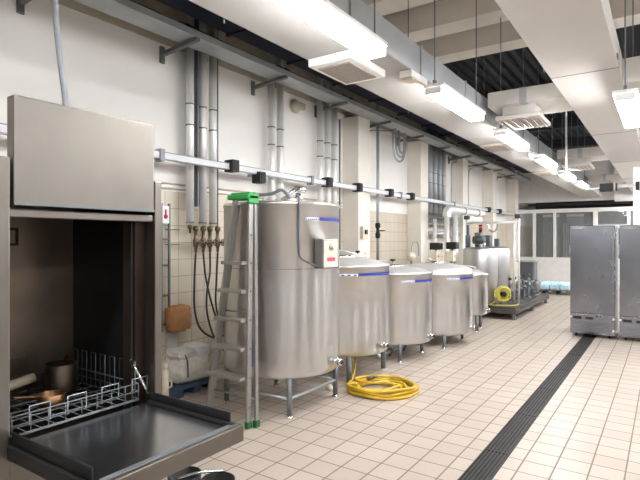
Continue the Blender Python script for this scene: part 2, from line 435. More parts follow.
DR0, DR1, ez0, ez1 = -.89, -.34, 3.10, 3.31
t = thing('air_duct', (-.6, 8, ez0), 'wide white flat air duct overhead with branches to both sides', 'duct')
MB().box(DR0, DR1, -2.4, 20.3, ez0, ez1, .004).build('duct_body', 'duct_r', t)
for k in range(6): MB().box(DR0-.002, DR1+.002, 2.0+k*3.1, 2.012+k*3.1, ez0-.003, ez1+.003).build('seam', 'galv_dark', t)
hk = MB()
for k in range(7):
    for x in (DR0-.012, DR1+.002): hk.box(x, x+.01, 1.7+k*3.1, 1.78+k*3.1, ez0-.004, ez0+.03)
hk.build('clip', 'galv_dark', t)
for k, (y, w) in enumerate(((6.2, .75), (10.9, .75), (15.6, .75))):
    br = MB().box(-1.78, DR0-.003, y, y+w, ez0+.1, ez1+.06).build('branch', 'branch', t)
    MB().box(-1.42, -1.34, y-.004, y+w+.004, ez0+.096, ez1+.064).build('joint_band', 'galv', br)
    gr = MB().box(-1.70, -1.2, y+.02, y+w-.05, ez0-.07, ez0-.02, .01).box(-1.64, -1.26, y+.12, y+w-.16, ez0-.02, ez0+.1).build('diffuser', 'branch', t)
    lv = MB()
    for j in range(7): lv.xbox((-1.66+j*.07, y+w/2-.02, ez0-.078), (.045, w-.2, .006), Matrix.Rotation(.5, 3, 'Y'))
    lv.build('louver', 'vent_core', gr)
for k, (y, w) in enumerate(((5.5, 1.0), (10.2, 1.0), (14.9, 1.0))):
    MB().box(DR1+.003, 1.6, y, y+w, ez0-.04, ez1-.02, .005).build('side_branch', 'branch', t)

def lamp(x, y, label, group, z=2.92):
    """hanging fluorescent luminaire, 1.45 m"""
    L = 1.28
    t = thing('fluorescent_lamp', (x, y, z), label, 'lamp', group)
    MB().box(x-.095, x+.095, y, y+L, z+.063, z+.095, .006).build('housing', 'white_paint', t)
    MB().box(x-.078, x+.078, y+.012, y+L-.012, z, z+.062, .022).build('diffuser', 'lamp', t)
    for a, b in ((y-.012, y+.01), (y+L-.01, y+L+.012)): MB().box(x-.075, x+.075, a, b, z, z+.06, .004).build('end_cap', 'white_paint', t)
    for yy in (y+.03, y+L-.03): MB().cyl((x, yy, z+.09), (x, yy, CZ-.001 if yy < 7.9 else CZ+.149), .006, n=8).box(x-.012, x+.012, yy-.02, yy+.02, z+.09, z+.13).build('hanger_rod', 'galv_dark', t)
    return t
def light(x, y, z, power, *_a, **_k): pass
def _light(x, y, z, power, sx=.15, sy=1.4, col=(1, .955, .89)):
    ld = bpy.data.lights.new('tube_light', 'AREA'); ld.shape = 'RECTANGLE'; ld.size = sx; ld.size_y = sy; ld.energy = power; ld.color = col
    o = bpy.data.objects.new('tube_light', ld); C.objects.link(o); o.location = (x, y, z); return o
P_MAIN = 62
LX = -1.74
ordn = ['nearest', 'second', 'third', 'fourth', 'fifth', 'sixth', 'seventh', 'eighth', 'ninth', 'tenth']
for k, y in enumerate((-2.6, -.3, 2.0, 4.37, 6.6, 8.9, 11.2, 13.4)):
    lab = ('lit fluorescent lamp under the left duct, %s from the camera' % ordn[k-2]) if k >= 2 else 'lit fluorescent lamp under the left duct, behind the camera'
    lamp(LX, y, lab, 'fluorescent lamps under the left duct')
    light(LX, y+.71, 2.975, P_MAIN)
for k, y in enumerate((-1.6, .9, 5.0, 7.8, 10.6, 13.4, 16.0)):  # only the third is in view; the others are added to brighten the room
    x = (-.29 if k == 2 else .7) if y > 3 else 1.1
    lab = 'lit fluorescent lamp %s' % ['', '', 'beside the right edge of the flat duct', 'added for fill light right of the flat duct, first beyond the frame', 'added for fill light right of the flat duct, second beyond the frame', 'added for fill light right of the flat duct, third beyond the frame', 'added for fill light right of the flat duct, farthest'][k] if y > 3 else 'added fluorescent fill lamp out of view at the right, number %s from the back' % ['one', 'two'][k]
    lamp(x, y, lab, 'fluorescent lamps beside the flat duct', 2.78 if k == 2 else 2.92)
    light(x, y+.71, 2.975, P_MAIN*(.8 if y > 3 else 1.5))
for k, (x, y) in enumerate(((1.1, 3.6), (1.1, 6.6), (1.2, 12), (1.2, 16), (1.3, 18.4), (.75, 17.5), (.05, 19.1), (.6, 19.1), (1.0, 14.2))):  # unseen lamps added off to the right to lift the walls and partition
    lamp(x, y, 'added fluorescent fill lamp at the right, out of view, %s one' % ordn[k], 'added fill lamps out of view at the right')
    light(x, y+.71, 2.975, P_MAIN)
light(-2.4, 22.6, 2.97, 5)

# vents under the left duct
t = thing('ceiling_vent', (-2.22, 3.7, 3.03), 'square white vent with grey core under the left duct near the first lamp', 'vent')
MB().box(-2.455, -2.04, 3.42, 4.02, 3.03, 3.098, .01).build('vent_frame', 'white_paint', t)
MB().box(-2.40, -2.10, 3.49, 3.95, 3.02, 3.031).build('filter', 'vent_core', t)
for y, lab in ((8.05, 'flat brownish vent panel under the left duct near the third lamp'), (11.9, 'flat brownish vent panel under the left duct beyond the fourth lamp')):
    t = thing('ceiling_vent', (-2.25, y, 3.07), lab, 'vent')
    MB().box(-2.44, -2.06, y, y+.6, 3.07, 3.1, .004).build('vent_frame', 'beige_part', t)
    MB().box(-2.40, -2.10, y+.05, y+.55, 3.062, 3.071).build('filter', 'vent_core', t)
for y, lab in ((4.12, 'small white emergency light between the first and second lamps'), (9.2, 'small white junction box between the third and fourth lamps')):
    LE = -1.90
    t = thing('emergency_light', (LE, y, 3.02), lab, 'emergency light')
    MB().box(LE-.06, LE+.06, y, y+.36, 3.04, 3.098, .008).build('casing', 'white_paint', t)
    MB().box(LE-.05, LE+.05, y+.02, y+.34, 3.02, 3.041, .008).build('diffuser', 'beige_part', t)

# cable tray on the left wall with its brackets
t = thing('cable_tray', (-4.35, 8, 3.8), 'grey galvanised cable tray running high along the left wall', 'cable tray')
MB().box(-4.5, -4.2, -2.5, 20.2, 3.80, 3.812).box(-4.212, -4.2, -2.5, 20.2, 3.812, 3.87).box(-4.5, -4.488, -2.5, 20.2, 3.812, 3.87).build('tray_channel', 'galv', t)
for k in range(12):
    y = .7+1.55*k
    MB().box(-4.798, -4.775, y-.03, y+.03, 3.63, 3.82).bar((-4.78, y, 3.73), (-4.19, y, 3.778), .04, .05, (0, 1, 0)).build('bracket', 'galv_dark', t)
# brown band at the top of the wall behind the tray
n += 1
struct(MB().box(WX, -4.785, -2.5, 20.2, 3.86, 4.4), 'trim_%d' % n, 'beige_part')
# dark services above the tray
t = thing('service_duct', (-3.7, 8, 4.1), 'dark navy service duct in the shadow above the cable tray', 'duct')
MB().box(-4.45, -3.75, 3.0, 20.2, 4.12, 4.36, .02).build('duct_body', 'navy', t)
for k in range(14): MB().box(-4.47, -3.73, 3.3+k*1.2, 3.34+k*1.2, 4.1, 4.38).build('joint_flange', 'dark_pipe', t)
for i, (x, z, r, lab) in enumerate(((-3.55, 4.2, .07, 'thick dark pipe above the cable tray, nearest to the white duct'), (-3.35, 4.32, .05, 'thinner dark pipe high beside the white duct'), (-4.40, 3.93, .05, 'dark pipe lying above the tray close to the wall'), (-4.27, 3.88, .035, 'dark pipe resting over the outer lip of the cable tray'))):
    m_ = MB().cyl((x, -2.4, z), (x, 20.2, z), r, n=14)
    for k in range(12): m_.cyl((x, .3+k*1.7, z), (x, .38+k*1.7, z), r+.015, n=14)
    m_.build('overhead_pipe', 'dark_pipe', label=lab, cat='pipe', group='dark pipes above the cable tray')
for k in range(10):
    y = 1.6+k*1.9
    MB().box(-4.79, -3.2, y, y+.05, 4.42, 4.47).box(-3.25, -3.2, y, y+.05, 4.47, CZ-.3 if y < 7.9 else CZ-.0).build('pipe_hanger', 'dark_pipe', label='dark cross hanger carrying the overhead pipes, %s from the near end' % (['first', 'second', 'third', 'fourth', 'fifth', 'sixth', 'seventh', 'eighth', 'ninth', 'tenth'][k]), cat='hanger', group='dark pipe hangers')

# busbar trunking along the left wall with black tap-off boxes
t = thing('busbar_trunking', (-4.42, 9, 2.46), 'long white power trunking running along the left wall over the pipes', 'trunking')
MB().box(-4.46, -4.39, .6, 18.8, 2.455, 2.535, .004).build('rail', 'trunk', t)
MB().box(-4.388, -4.385, .6, 18.8, 2.525, 2.535).box(-4.388, -4.385, .6, 18.8, 2.455, 2.462).build('edge_strip', 'trunk_side', t)
for y in (3.45, 6.2, 9.3, 12.4, 15.5):
    MB().box(-4.475, -4.375, y, y+.06, 2.43, 2.56, .004).build('joint_cover', 'trunk_side', t)
for y in (2.4, 5.25, 7.95, 10.7, 13.5, 16.35, 18.4):
    MB().box(-4.8, -4.465, y, y+.04, 2.47, 2.51).build('wall_arm', 'galv', t)
box_at = ((4.48, 0), (4.98, -.09), (6.6, 0), (7.55, 0), (8.76, 0), (9.75, 0), (15.3, 0), (16.5, 0))
for k, (y, dz) in enumerate(box_at):
    b0 = thing('power_socket', (-4.41, y, 2.42+dz), 'black tap-off socket box on the wall trunking, %s from the near end' % (['first', 'second', 'third', 'fourth', 'fifth', 'sixth', 'seventh', 'eighth'][k]), 'socket', 'black socket boxes on the wall trunking')
    MB().box(-4.48, -4.33, y, y+.12, 2.43+dz, 2.58+dz, .012).build('casing', 'black', b0)
    MB().box(-4.331, -4.32, y+.02, y+.10, 2.45+dz, 2.56+dz, .004).build('cover', 'rubber', b0)
# cross trunking near the far right with two black boxes and the white cable
t = thing('busbar_trunking', (-.5, 11, 2.6), 'short white cross trunking with black ends near the white column', 'trunking')
MB().box(-1.03, 1.2, 11.0, 11.06, 2.58, 2.64, .004).build('rail', 'trunk', t)
for x in (-.2, .9): MB().cyl((x, 11.03, 2.64), (x, 11.03, CZ-.001), .006, n=8).build('hanger_rod', 'galv_dark', t)
for x0, x1, lab in ((-1.05, -.76, 'wide black socket box at the end of the cross trunking'), (-.47, -.35, 'small black socket box on the cross trunking before the column')):
    b0 = thing('power_socket', ((x0+x1)/2, 10.98, 2.55), lab, 'socket')
    MB().box(x0, x1, 10.95, 11.1, 2.52, 2.67, .01).build('casing', 'black', b0)
    MB().box(x1-.06, x1-.03, 10.945, 11.105, 2.515, 2.675).build('band', 'beige_part', b0)
MB().tube([(-1.5, 10.1, CZ-.05), (-1.5, 10.1, 3.9), (-1.5, 10.12, 3.2), (-1.49, 10.15, 2.85), (-1.45, 10.25, 2.68), (-1.3, 10.5, 2.56), (-1.15, 10.8, 2.56), (-1.04, 11.02, 2.6)], .018, 10).build('power_cable', 'white_paint', label='thick white cable dropping from the ceiling and looping to the cross trunking', cat='cable')
# grey hose hanging behind the washer hood
MB().tube([(-2.95, 1.60, CZ-.33), (-2.97, 1.58, 3.6), (-2.96, 1.59, 2.9), (-2.92, 1.62, 2.45), (-2.9, 1.64, 2.14)], .017, 10).build('supply_hose', 'trunk_side', label='grey supply hose hanging from the ceiling down behind the washer hood', cat='hose')

# ------------------------------------------------------------------ wall pipes
def wall_pipe(x, y, z0, z1, r, label, mat='clad', group=None, rings=True):
    t = thing('wall_pipe', (x, y, z0), label, 'pipe', group)
    MB().cyl((x, y, z0), (x, y, z1), r, n=24).build('cladding', mat, t)
    if rings:
        for z in (z0+.02, 2.95, 3.2):
            MB().cyl((x, y, z), (x, y, z+.015), r+.004, n=24).build('clamp', 'galv_dark', t)
    return t
PX = -4.66
ws = ['leftmost', 'middle', 'rightmost']
for k, y in enumerate((4.10, 4.30, 4.47)):
    wall_pipe(PX, y, 1.78, 4.3, .048, 'clad vertical pipe above the wall valves, %s of the three' % ws[k], group='three clad pipes above the wall valves')
wall_pipe(-4.72, 4.60, 1.5, 4.3, .014, 'thin dark conduit right of the three clad pipes', 'galv_dark', rings=False)
MB().box(-4.78, -4.62, 4.185, 4.205, 2.0, 4.3).build('backing_strip', 'galv_dark', label='dark vertical strip between the leftmost and middle clad pipes', cat='strip')
for k, y in enumerate((5.60, 5.80)):
    wall_pipe(PX, y, 1.0, 4.3, .052, '%s of the pair of clad pipes behind the tall tank' % ['left', 'right'][k], group='pair of clad pipes behind the tall tank')
for k, y in enumerate((6.83, 7.05, 7.26)):
    wall_pipe(PX, y, 1.0, 4.3, .05, 'vertical clad pipe rising right of the tall tank, %s of the three' % ws[k], group='three clad pipes right of the tall tank')
wall_pipe(-4.7, 7.5, 1.2, 3.7, .014, 'thin conduit beside the first pillar', 'galv_dark', rings=False)
t = wall_pipe(-4.62, 8.76, 1.0, 4.3, .028, 'grey drop pipe with a dark valve behind the second tank', 'galv', rings=False)
MB().lathe([(0, 1.62), (.045, 1.64), (.05, 1.72), (.03, 1.76), (.03, 1.82), (.05, 1.85), (.05, 1.92), (0, 1.95)], (-4.62, 8.76, 0), 20).build('valve', 'rubber', t)
MB().cyl((-4.60, 8.72, 1.78), (-4.45, 8.72, 1.78), .012, n=10).build('valve_lever', 'black', t)
for k, y in enumerate((11.45, 11.75, 12.05, 12.32)):
    wall_pipe(PX, y, 2.2, 4.3, .075, 'thick vertical pipe above the wall manifold, %s of four from the left' % ['first', 'second', 'third', 'fourth'][k], 'galv', 'four pipes above the wall manifold')
t = thing('pipe_manifold', (-4.55, 12, 1.9), 'horizontal grey pipe manifold on the wall under the four thick pipes', 'manifold')
for z, r in ((2.14, .05), (1.98, .035), (1.75, .06)):
    MB().cyl((-4.56, 11.05, z), (-4.56, 13.2, z), r, n=16).build('header_pipe', 'galv', t)
for k, (y, ym) in enumerate(((9.45, .28), (9.45, .20), (9.45, .12))):
    MB().tube([(-4.5+.03*k, y-ym, 3.79), (-4.5+.03*k, y-ym, 3.5), (-4.5+.03*k, y-ym*.7, 3.28+.06*k), (-4.5+.03*k, y, 3.2+.08*k), (-4.5+.03*k, y+ym*.7, 3.28+.06*k), (-4.5+.03*k, y+ym, 3.5), (-4.5+.03*k, y+ym, 3.79)], .022, 10).build('conduit_loop', 'galv', label='grey conduit loop hanging under the cable tray, %s one' % ['outer', 'middle', 'inner'][k], cat='conduit', group='conduit loops under the cable tray')
for k, (y, z0, lab) in enumerate(((13.05, 2.5, 'thin grey conduit left of the third pillar'), (14.2, 2.5, 'thin conduit with bent top after the third pillar'), (14.45, 2.55, 'second thin conduit with bent top after the third pillar'), (16.9, 2.5, 'thin conduit after the fourth pillar'))):
    MB().tube([(-4.7, y, z0), (-4.7, y, 3.3), (-4.7, y+.02, 3.55), (-4.68, y+.12, 3.66), (-4.6, y+.35, 3.72), (-4.5, y+.6, 3.73)], .018, 8).build('wall_conduit', 'galv', label=lab, cat='conduit', group='thin conduits between the pillars')
MB().tube([(-4.7, 8.3, 3.2), (-4.7, 8.3, 3.5), (-4.6, 8.45, 3.66), (-4.45, 8.8, 3.70), (-4.4, 9.1, 3.79)], .009, 8).build('wall_conduit', 'galv_dark', label='thin curved wire rising to the tray beside the first pillar', cat='conduit')
for z, lab in ((2.20, 'thin horizontal pipe on the wall at the top of the tiles'), (2.26, 'thinner horizontal line just above the tiled part of the wall')):
    MB().cyl((-4.785, .3, z), (-4.785, 7.7, z), .012, n=8).build('wall_rail', 'beige_part', label=lab, cat='rail')
# alarm siren
t = thing('alarm_siren', (-4.75, 6.3, 3.62), 'small aged beige siren mounted high on the white wall', 'siren')
MB().lathe([(0, 0), (.1, 0), (.11, .03), (.08, .07), (0, .09)], (WX+.001, 6.32, 3.68), 20, (1, 0, 0)).build('dome', 'beige_part', t)
MB().box(WX+.001, -4.72, 6.4, 6.52, 3.66, 3.76, .01).build('base_box', 'beige_part', t)
# white socket box on the first pillar
t = thing('switch_box', (-4.4, 7.95, 1.7), 'white switch box on the first pillar beside the tall tank', 'switch box')
MB().box(-4.469, -4.40, 7.8, 7.98, 1.62, 1.84, .01).build('casing', 'cream_box', t)
MB().box(-4.401, -4.38, 7.85, 7.93, 1.70, 1.78, .004).build('switch', 'black', t)

# valves under the three clad pipes and their hanging hoses
def wall_valve(y, label):
    t = thing('wall_valve', (-4.66, y, 1.5), label, 'valve', 'brass valves under the clad pipes')
    MB().lathe([(0, 1.44), (.016, 1.45), (.018, 1.5), (.032, 1.53), (.034, 1.6), (.02, 1.63), (.02, 1.7), (.035, 1.72), (.035, 1.76), (0, 1.775)], (-4.66, y, 0), 16).build('valve_body', 'brass', t)
    MB().cyl((-4.66, y, 1.57), (-4.56, y, 1.57), .011, n=10).build('spindle', 'brass', t)
    w = MB()
    ring = [(-4.56, y+.038*math.cos(a), 1.57+.038*math.sin(a)) for a in [2*PI*k/12 for k in range(12)]]
    w.tube(ring, .007, 8, 2, True).cyl((-4.56, y-.036, 1.57), (-4.56, y+.036, 1.57), .005, n=6).cyl((-4.56, y, 1.534), (-4.56, y, 1.606), .005, n=6)
    w.build('handwheel', 'red' if label.startswith('red') else 'brass', t)
    return t
wall_valve(4.19, 'brass wall valve under the clad pipes, left one'); wall_valve(4.31, 'brass wall valve under the clad pipes, second from left')
wall_valve(4.42, 'brass wall valve under the clad pipes, third from left'); wall_valve(4.55, 'brass wall valve under the clad pipes, right one')
MB().lathe([(0, 1.68), (.012, 1.685), (.015, 1.73), (.03, 1.74), (.03, 1.77), (0, 1.779)], (PX, 4.10, 0), 14).build('drain_cock', 'brass', label='small brass cock at the foot of the leftmost clad pipe', cat='valve')
hs = [
 [(-4.66, 4.19, 1.44), (-4.66, 4.17, 1.1), (-4.65, 4.16, .8), (-4.6, 4.20, .55), (-4.52, 4.35, .42), (-4.45, 4.5, .45), (-4.42, 4.65, .55)],
 [(-4.66, 4.31, 1.44), (-4.64, 4.33, 1.15), (-4.62, 4.40, .85), (-4.58, 4.48, .6), (-4.5, 4.62, .46), (-4.4, 4.8, .5)],
 [(-4.66, 4.42, 1.44), (-4.64, 4.40, 1.2), (-4.62, 4.33, .95), (-4.6, 4.32, .7), (-4.56, 4.4, .4), (-4.5, 4.55, .2), (-4.4, 4.75, .04)],
 [(-4.66, 4.55, 1.44), (-4.66, 4.53, 1.1), (-4.64, 4.50, .8), (-4.6, 4.55, .55), (-4.5, 4.7, .35), (-4.38, 4.9, .3)]]
for k, h in enumerate(hs):
    MB().tube(h, .012, 8).build('wall_hose', 'hose_dark', label='dark hose hanging from the %s of the four brass wall valves' % ['left one', 'second', 'third', 'right one'][k], cat='hose', group='dark hoses below the wall valves')
for z in (1.55, 1.72):
    MB().cyl((-4.79, 3.85, z), (-4.72, 4.0, z), .006, n=6).build('wall_hook', 'galv_dark', label='small wall hook left of the valves, %s one' % ('lower' if z < 1.6 else 'upper'), cat='hook')

# slim upright utensil rail between washer and pipes, with the red tag
t = thing('wall_rack', (-4.7, 3.7, .9), 'slim ladder-like metal rack upright on the tiles beside the washer', 'rack')
for y in (3.765, 3.875): MB().box(-4.77, -4.745, y-.011, y+.011, .55, 2.02).build('upright', 'galv_dark', t)
for z in (.62, .95, 1.30, 1.60): MB().box(-4.77, -4.75, 3.77, 3.87, z, z+.02).build('rung', 'brass', t)
t = thing('warning_sign', (-4.74, 3.62, 1.8), 'small white tag with red mark on the rack beside the washer', 'sign')
MB().box(-4.742, -4.736, 3.765, 3.855, 1.79, 1.99).build('plate', 'white_label', t)
MB().lathe([(0, 0), (.028, .002), (0, .003)], (-4.736, 3.81, 1.87), 16, (1, 0, 0)).box(-4.736, -4.733, 3.795, 3.82, 1.88, 1.95).build('red_mark', 'red', t)

# ------------------------------------------------------------------ utensil washer (open)
WXF = -2.5; WY0, WY1 = 1.13, 1.90
t = thing('utensil_washer', (-2.95, 1.53, 0), 'big stainless utensil washer with raised hood and lowered tray door', 'washer')
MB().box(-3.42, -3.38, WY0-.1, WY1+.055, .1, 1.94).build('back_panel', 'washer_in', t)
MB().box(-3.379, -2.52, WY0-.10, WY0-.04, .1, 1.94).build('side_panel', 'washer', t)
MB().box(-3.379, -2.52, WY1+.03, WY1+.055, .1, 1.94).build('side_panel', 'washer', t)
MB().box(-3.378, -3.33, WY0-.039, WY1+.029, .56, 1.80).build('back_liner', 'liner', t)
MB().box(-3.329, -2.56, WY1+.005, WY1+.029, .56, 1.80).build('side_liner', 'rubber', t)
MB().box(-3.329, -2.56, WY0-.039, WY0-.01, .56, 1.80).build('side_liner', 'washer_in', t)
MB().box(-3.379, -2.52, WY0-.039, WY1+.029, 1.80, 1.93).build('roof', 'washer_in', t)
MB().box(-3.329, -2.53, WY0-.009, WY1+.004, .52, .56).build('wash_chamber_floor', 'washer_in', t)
MB().box(-2.56, -2.47, WY0-.16, WY0-.012, .06, 1.98, .008).build('jamb', 'washer', t)
MB().box(-2.56, -2.47, WY1+.010, WY1+.058, .06, 1.945, .006).build('jamb', 'washer', t)
MB().box(-2.60, -2.56, WY1-.06, WY1+.004, .60, 1.74).build('guide_channel', 'washer_in', t)
MB().box(-2.53, -2.485, WY0-.011, WY1+.009, 1.705, 1.745, .006).build('lintel', 'washer', t)
MB().box(-2.52, -2.49, WY0-.011, WY1+.009, .06, .585, .004).build('lower_front', 'washer', t)
for x in (-3.3, -2.6):
    for y in (WY0, WY1): MB().lathe([(0, 0), (.03, 0), (.03, .01), (.018, .02), (.018, .1), (0, .1)], (x, y, 0), 16).build('foot', 'galv_dark', t)
hd = MB().box(-2.535, -2.465, WY0, WY1, 1.762, 2.268, .006).build('hood_door', 'washer', t)
MB().box(-2.464, -2.458, WY0+.0, WY1, 1.762, 1.775).build('hood_lip', 'galv_dark', hd)
sl = MB()
sl.box(-3.329, -3.322, 1.25, 1.55, 1.66, 1.675).box(-3.329, -3.322, 1.25, 1.55, 1.565, 1.58).box(-3.329, -3.322, 1.25, 1.265, 1.58, 1.66).box(-3.329, -3.322, 1.535, 1.55, 1.58, 1.66)
sl.build('spray_slot', 'rubber', t)
MB().cyl((-2.64, WY1-.035, 1.70), (-2.63, WY1-.045, .86), .006, n=8).build('pull_rod', 'galv', t)
MB().cyl((-2.59, WY1-.07, .90), (-2.50, WY1-.01, .70), .009, n=8).build('hinge_strut', 'chrome', t)
MB().box(-2.66, -2.585, 1.83, 1.855, .60, 1.70).build('door_guide', 'washer', t)
# lowered door = tray
dr = MB().box(-2.50, -1.78, WY0+.02, WY1-.02, .625, .655).build('tray_door', 'tray', t)
MB().box(-1.795, -1.765, WY0-.005, WY1+.005, .585, .668, .004).build('door_front_lip', 'washer', dr)
MB().box(-2.50, -1.796, WY0-.005, WY1+.005, .585, .6245).build('door_underside', 'washer', dr)
MB().box(-2.49, -1.85, WY0, WY0+.012, .656, .715, .005).build('side_flange', 'rubber', dr)
MB().box(-2.49, -1.80, WY0-.025, WY0-.006, .60, .665, .004).build('side_seal', 'rubber', dr)
MB().box(-2.49, -1.85, WY1-.012, WY1, .656, .715, .005).build('side_flange', 'rubber', dr)
MB().box(-2.48, -1.80, WY1-.04, WY1-.013, .656, .672, .004).build('side_seal', 'rubber', dr)
MB().box(-1.83, -1.796, WY0+.02, WY1-.02, .656, .668, .003).build('front_rim', 'galv_dark', dr)

# wire basket inside
bz = .68
t = thing('wire_basket', (-2.93, 1.53, bz), 'steel wire dish basket inside the open utensil washer', 'basket')
X0, X1, Y0, Y1 = -3.24, -2.53, 1.15, 1.84
w = MB()
for i in range(11):
    y = Y0+(Y1-Y0)*i/10; w.cyl((X0, y, bz), (X1, y, bz), .0025, n=6)
for i in range(7):
    x = X0+(X1-X0)*i/6; w.cyl((x, Y0, bz-.006), (x, Y1, bz-.006), .004, n=6)
w.build('grid', 'galv_dark', t)
w = MB()
for z, r in ((bz, .0035), (bz+.045, .0025), (bz+.09, .0035)):
    for a, b in (((X1, Y0), (X1, Y1)), ((X1, Y1), (X0, Y1)), ((X0, Y1), (X0, Y0)), ((X0, Y0), (X1, Y0))): 
        if z < bz+.09 or True: w.cyl((a[0], a[1], z), (b[0], b[1], z), r, n=6)
for i in range(9):
    y = Y0+(Y1-Y0)*i/8
    for x in (X0, X1): w.cyl((x, y, bz), (x, y, bz+.09), .0025, n=6)
w.build('rim', 'galv_dark', t)
for i in range(4):
    y = Y0+.08+i*.19
    MB().tube([(X1, y, bz+.03), (X1, y, bz+.12), (X1, y+.1, bz+.12), (X1, y+.1, bz+.03)], .0032, 6, 1).build('front_loop', 'galv', t)
for i in range(7):
    x = X1-.03-i*.1
    MB().tube([(x, Y1, bz), (x, Y1, bz+.21), (x-.05, Y1, bz+.21), (x-.05, Y1, bz)], .003, 6, 1).build('side_loop', 'galv_dark', t)
for i in range(3):
    y = Y0+.05+i*.22
    MB().tube([(X0, y, bz), (X0, y, bz+.21), (X0, y+.14, bz+.21), (X0, y+.14, bz)], .004, 6, 1).build('rear_loop', 'galv_dark', t)
# pots in the basket
def pan(cx, cy, z, r, h, label, hdir, hl, hm):
    t = thing('saucepan', (cx, cy, z), label, 'pan')
    MB().lathe([(0, z), (r, z), (r*1.01, z+.01), (r*1.02, z+h), (r*1.02-.004, z+h), (r-.004, z+.006), (0, z+.006)], (cx, cy, 0), 40).build('bowl', 'washer_in' if hm == 'washer_in' else 'copper', t)
    d = Vector(hdir).normalized(); p = Vector((cx, cy, z+h*.75))+d*r*.98
    MB().bar(p, p+d*hl, .022, .009, (0, 0, 1), .002).build('handle', hm, t)
pan(-3.0, 1.64, bz+.012, .088, .17, 'tall dark steel pot standing in the washer basket', (-.6, .5, .2), .1, 'washer_in')
pan(-2.84, 1.50, bz+.012, .07, .05, 'low pan with copper-coloured handle lying in the washer basket', (.15, -.95, .22), .16, 'copper')
MB().cyl((-3.06, 1.22, bz+.075), (-3.10, 1.53, bz+.105), .027, n=20).cyl((-3.058, 1.205, bz+.0735), (-3.062, 1.235, bz+.0765), .031, n=20).build('rolling_pin', 'tube', label='pale beige cylindrical tube lying slanted in the washer basket', cat='tube')

# black twin bucket below the tray
t = thing('bucket', (-2.30, 2.12, 0), 'black twin bucket with silver divider on the floor below the washer tray', 'bucket')
for (cx, cy, r, h) in ((-2.39, 2.06, .10, .20), (-2.17, 2.12, .10, .20)):
    MB().lathe([(0, 0), (r*.85, 0), (r, h), (r-.006, h), (r*.8, .02), (0, .02)], (cx, cy, 0), 28).build('tub', 'rubber', t)
MB().tube([(-2.36, 1.985, .205), (-2.29, 2.08, .222), (-2.21, 2.21, .205)], .008, 8).build('divider_bar', 'chrome', t)

# ------------------------------------------------------------------ bags beside the wall
t = thing('plastic_pallet', (-4.38, 3.58, 0), 'dark blue plastic pallet on the floor under the white sacks', 'pallet')
MB().box(-4.68, -4.06, 3.40, 3.96, .07, .10, .006).build('deck', 'pallet_blue', t)
for y in (3.41, 3.635, 3.86): MB().box(-4.67, -4.07, y, y+.09, .001, .07, .005).build('runner', 'pallet_blue', t)
def sack(c, s, seed, name='sack', mat='sack', label='', cat='sack', amp=.03):
    bm_ = MB(); n0 = 0
    bmesh.ops.create_cube(bm_.bm, size=2); bmesh.ops.subdivide_edges(bm_.bm, edges=bm_.bm.edges[:], cuts=9, use_grid_fill=True)
    for v in bm_.bm.verts:
        p = v.co.copy(); q = p.normalized()*1.15; p = p.lerp(q, .45)
        nn = noise.noise(p*2.2+Vector((seed, 0, 0))); n2 = noise.noise(p*5+Vector((0, seed, 0)))
        p += p.normalized()*(nn*.16+n2*.07)
        v.co = Vector((c[0]+p.x*s[0], c[1]+p.y*s[1], c[2]+(p.z+1)*s[2]))
        if v.co.z < c[2]+.004: v.co.z = c[2]+.002
    for f in bm_.bm.faces: f.smooth = True
    return bm_
t = thing('sack', (-4.32, 3.6, .1), 'front white woven sack with open rolled top on the blue pallet', 'sack')
sack((-4.27, 3.70, .10), (.17, .21, .14), 1.3).build('bag', 'sack', t)
sack((-4.25, 3.61, .35), (.13, .12, .05), 5.3).build('rolled_top', 'paper', t)
sack((-4.25, 3.82, .35), (.13, .11, .06), 9.3).build('loose_liner', 'wrap', t)
MB().tube([(-4.13, 3.56, .42), (-4.095, 3.57, .34), (-4.085, 3.57, .18)], .006, 6).build('tie_cord', 'rubber', t)
sack((-4.58, 3.52, .101), (.09, .15, .11), 3.7).build('sack', 'sack', label='rear white sack on the blue pallet behind the open sack', cat='sack')
sack((-4.69, 3.95, .54), (.08, .135, .15), 8.1).build('paper_bag', 'brown_paper', label='crumpled brown paper bag hanging on the tiled wall above the sacks', cat='bag')
MB().box(-4.796, -4.785, 3.86, 4.02, .28, .57).build('notice_paper', 'paper', label='white sheet of paper on the tiles below the brown bag', cat='paper')
t = thing('canister', (-4.01, 3.24, 0), 'tall cream plastic canister standing beside the washer and the pallet', 'canister')
MB().lathe([(0, 0), (.032, 0), (.034, .02), (.034, .31), (.026, .35), (0, .35)], (-4.01, 3.22, 0), 24).build('body', 'cream', t)
MB().lathe([(0, .35), (.024, .35), (.024, .40), (0, .41)], (-4.01, 3.22, 0), 20).build('cap', 'cream', t)
MB().tube([(-3.99, 3.24, .17), (-3.965, 3.255, .18), (-3.965, 3.255, .24), (-3.99, 3.24, .25)], .008, 8).build('handle', 'cream', t)

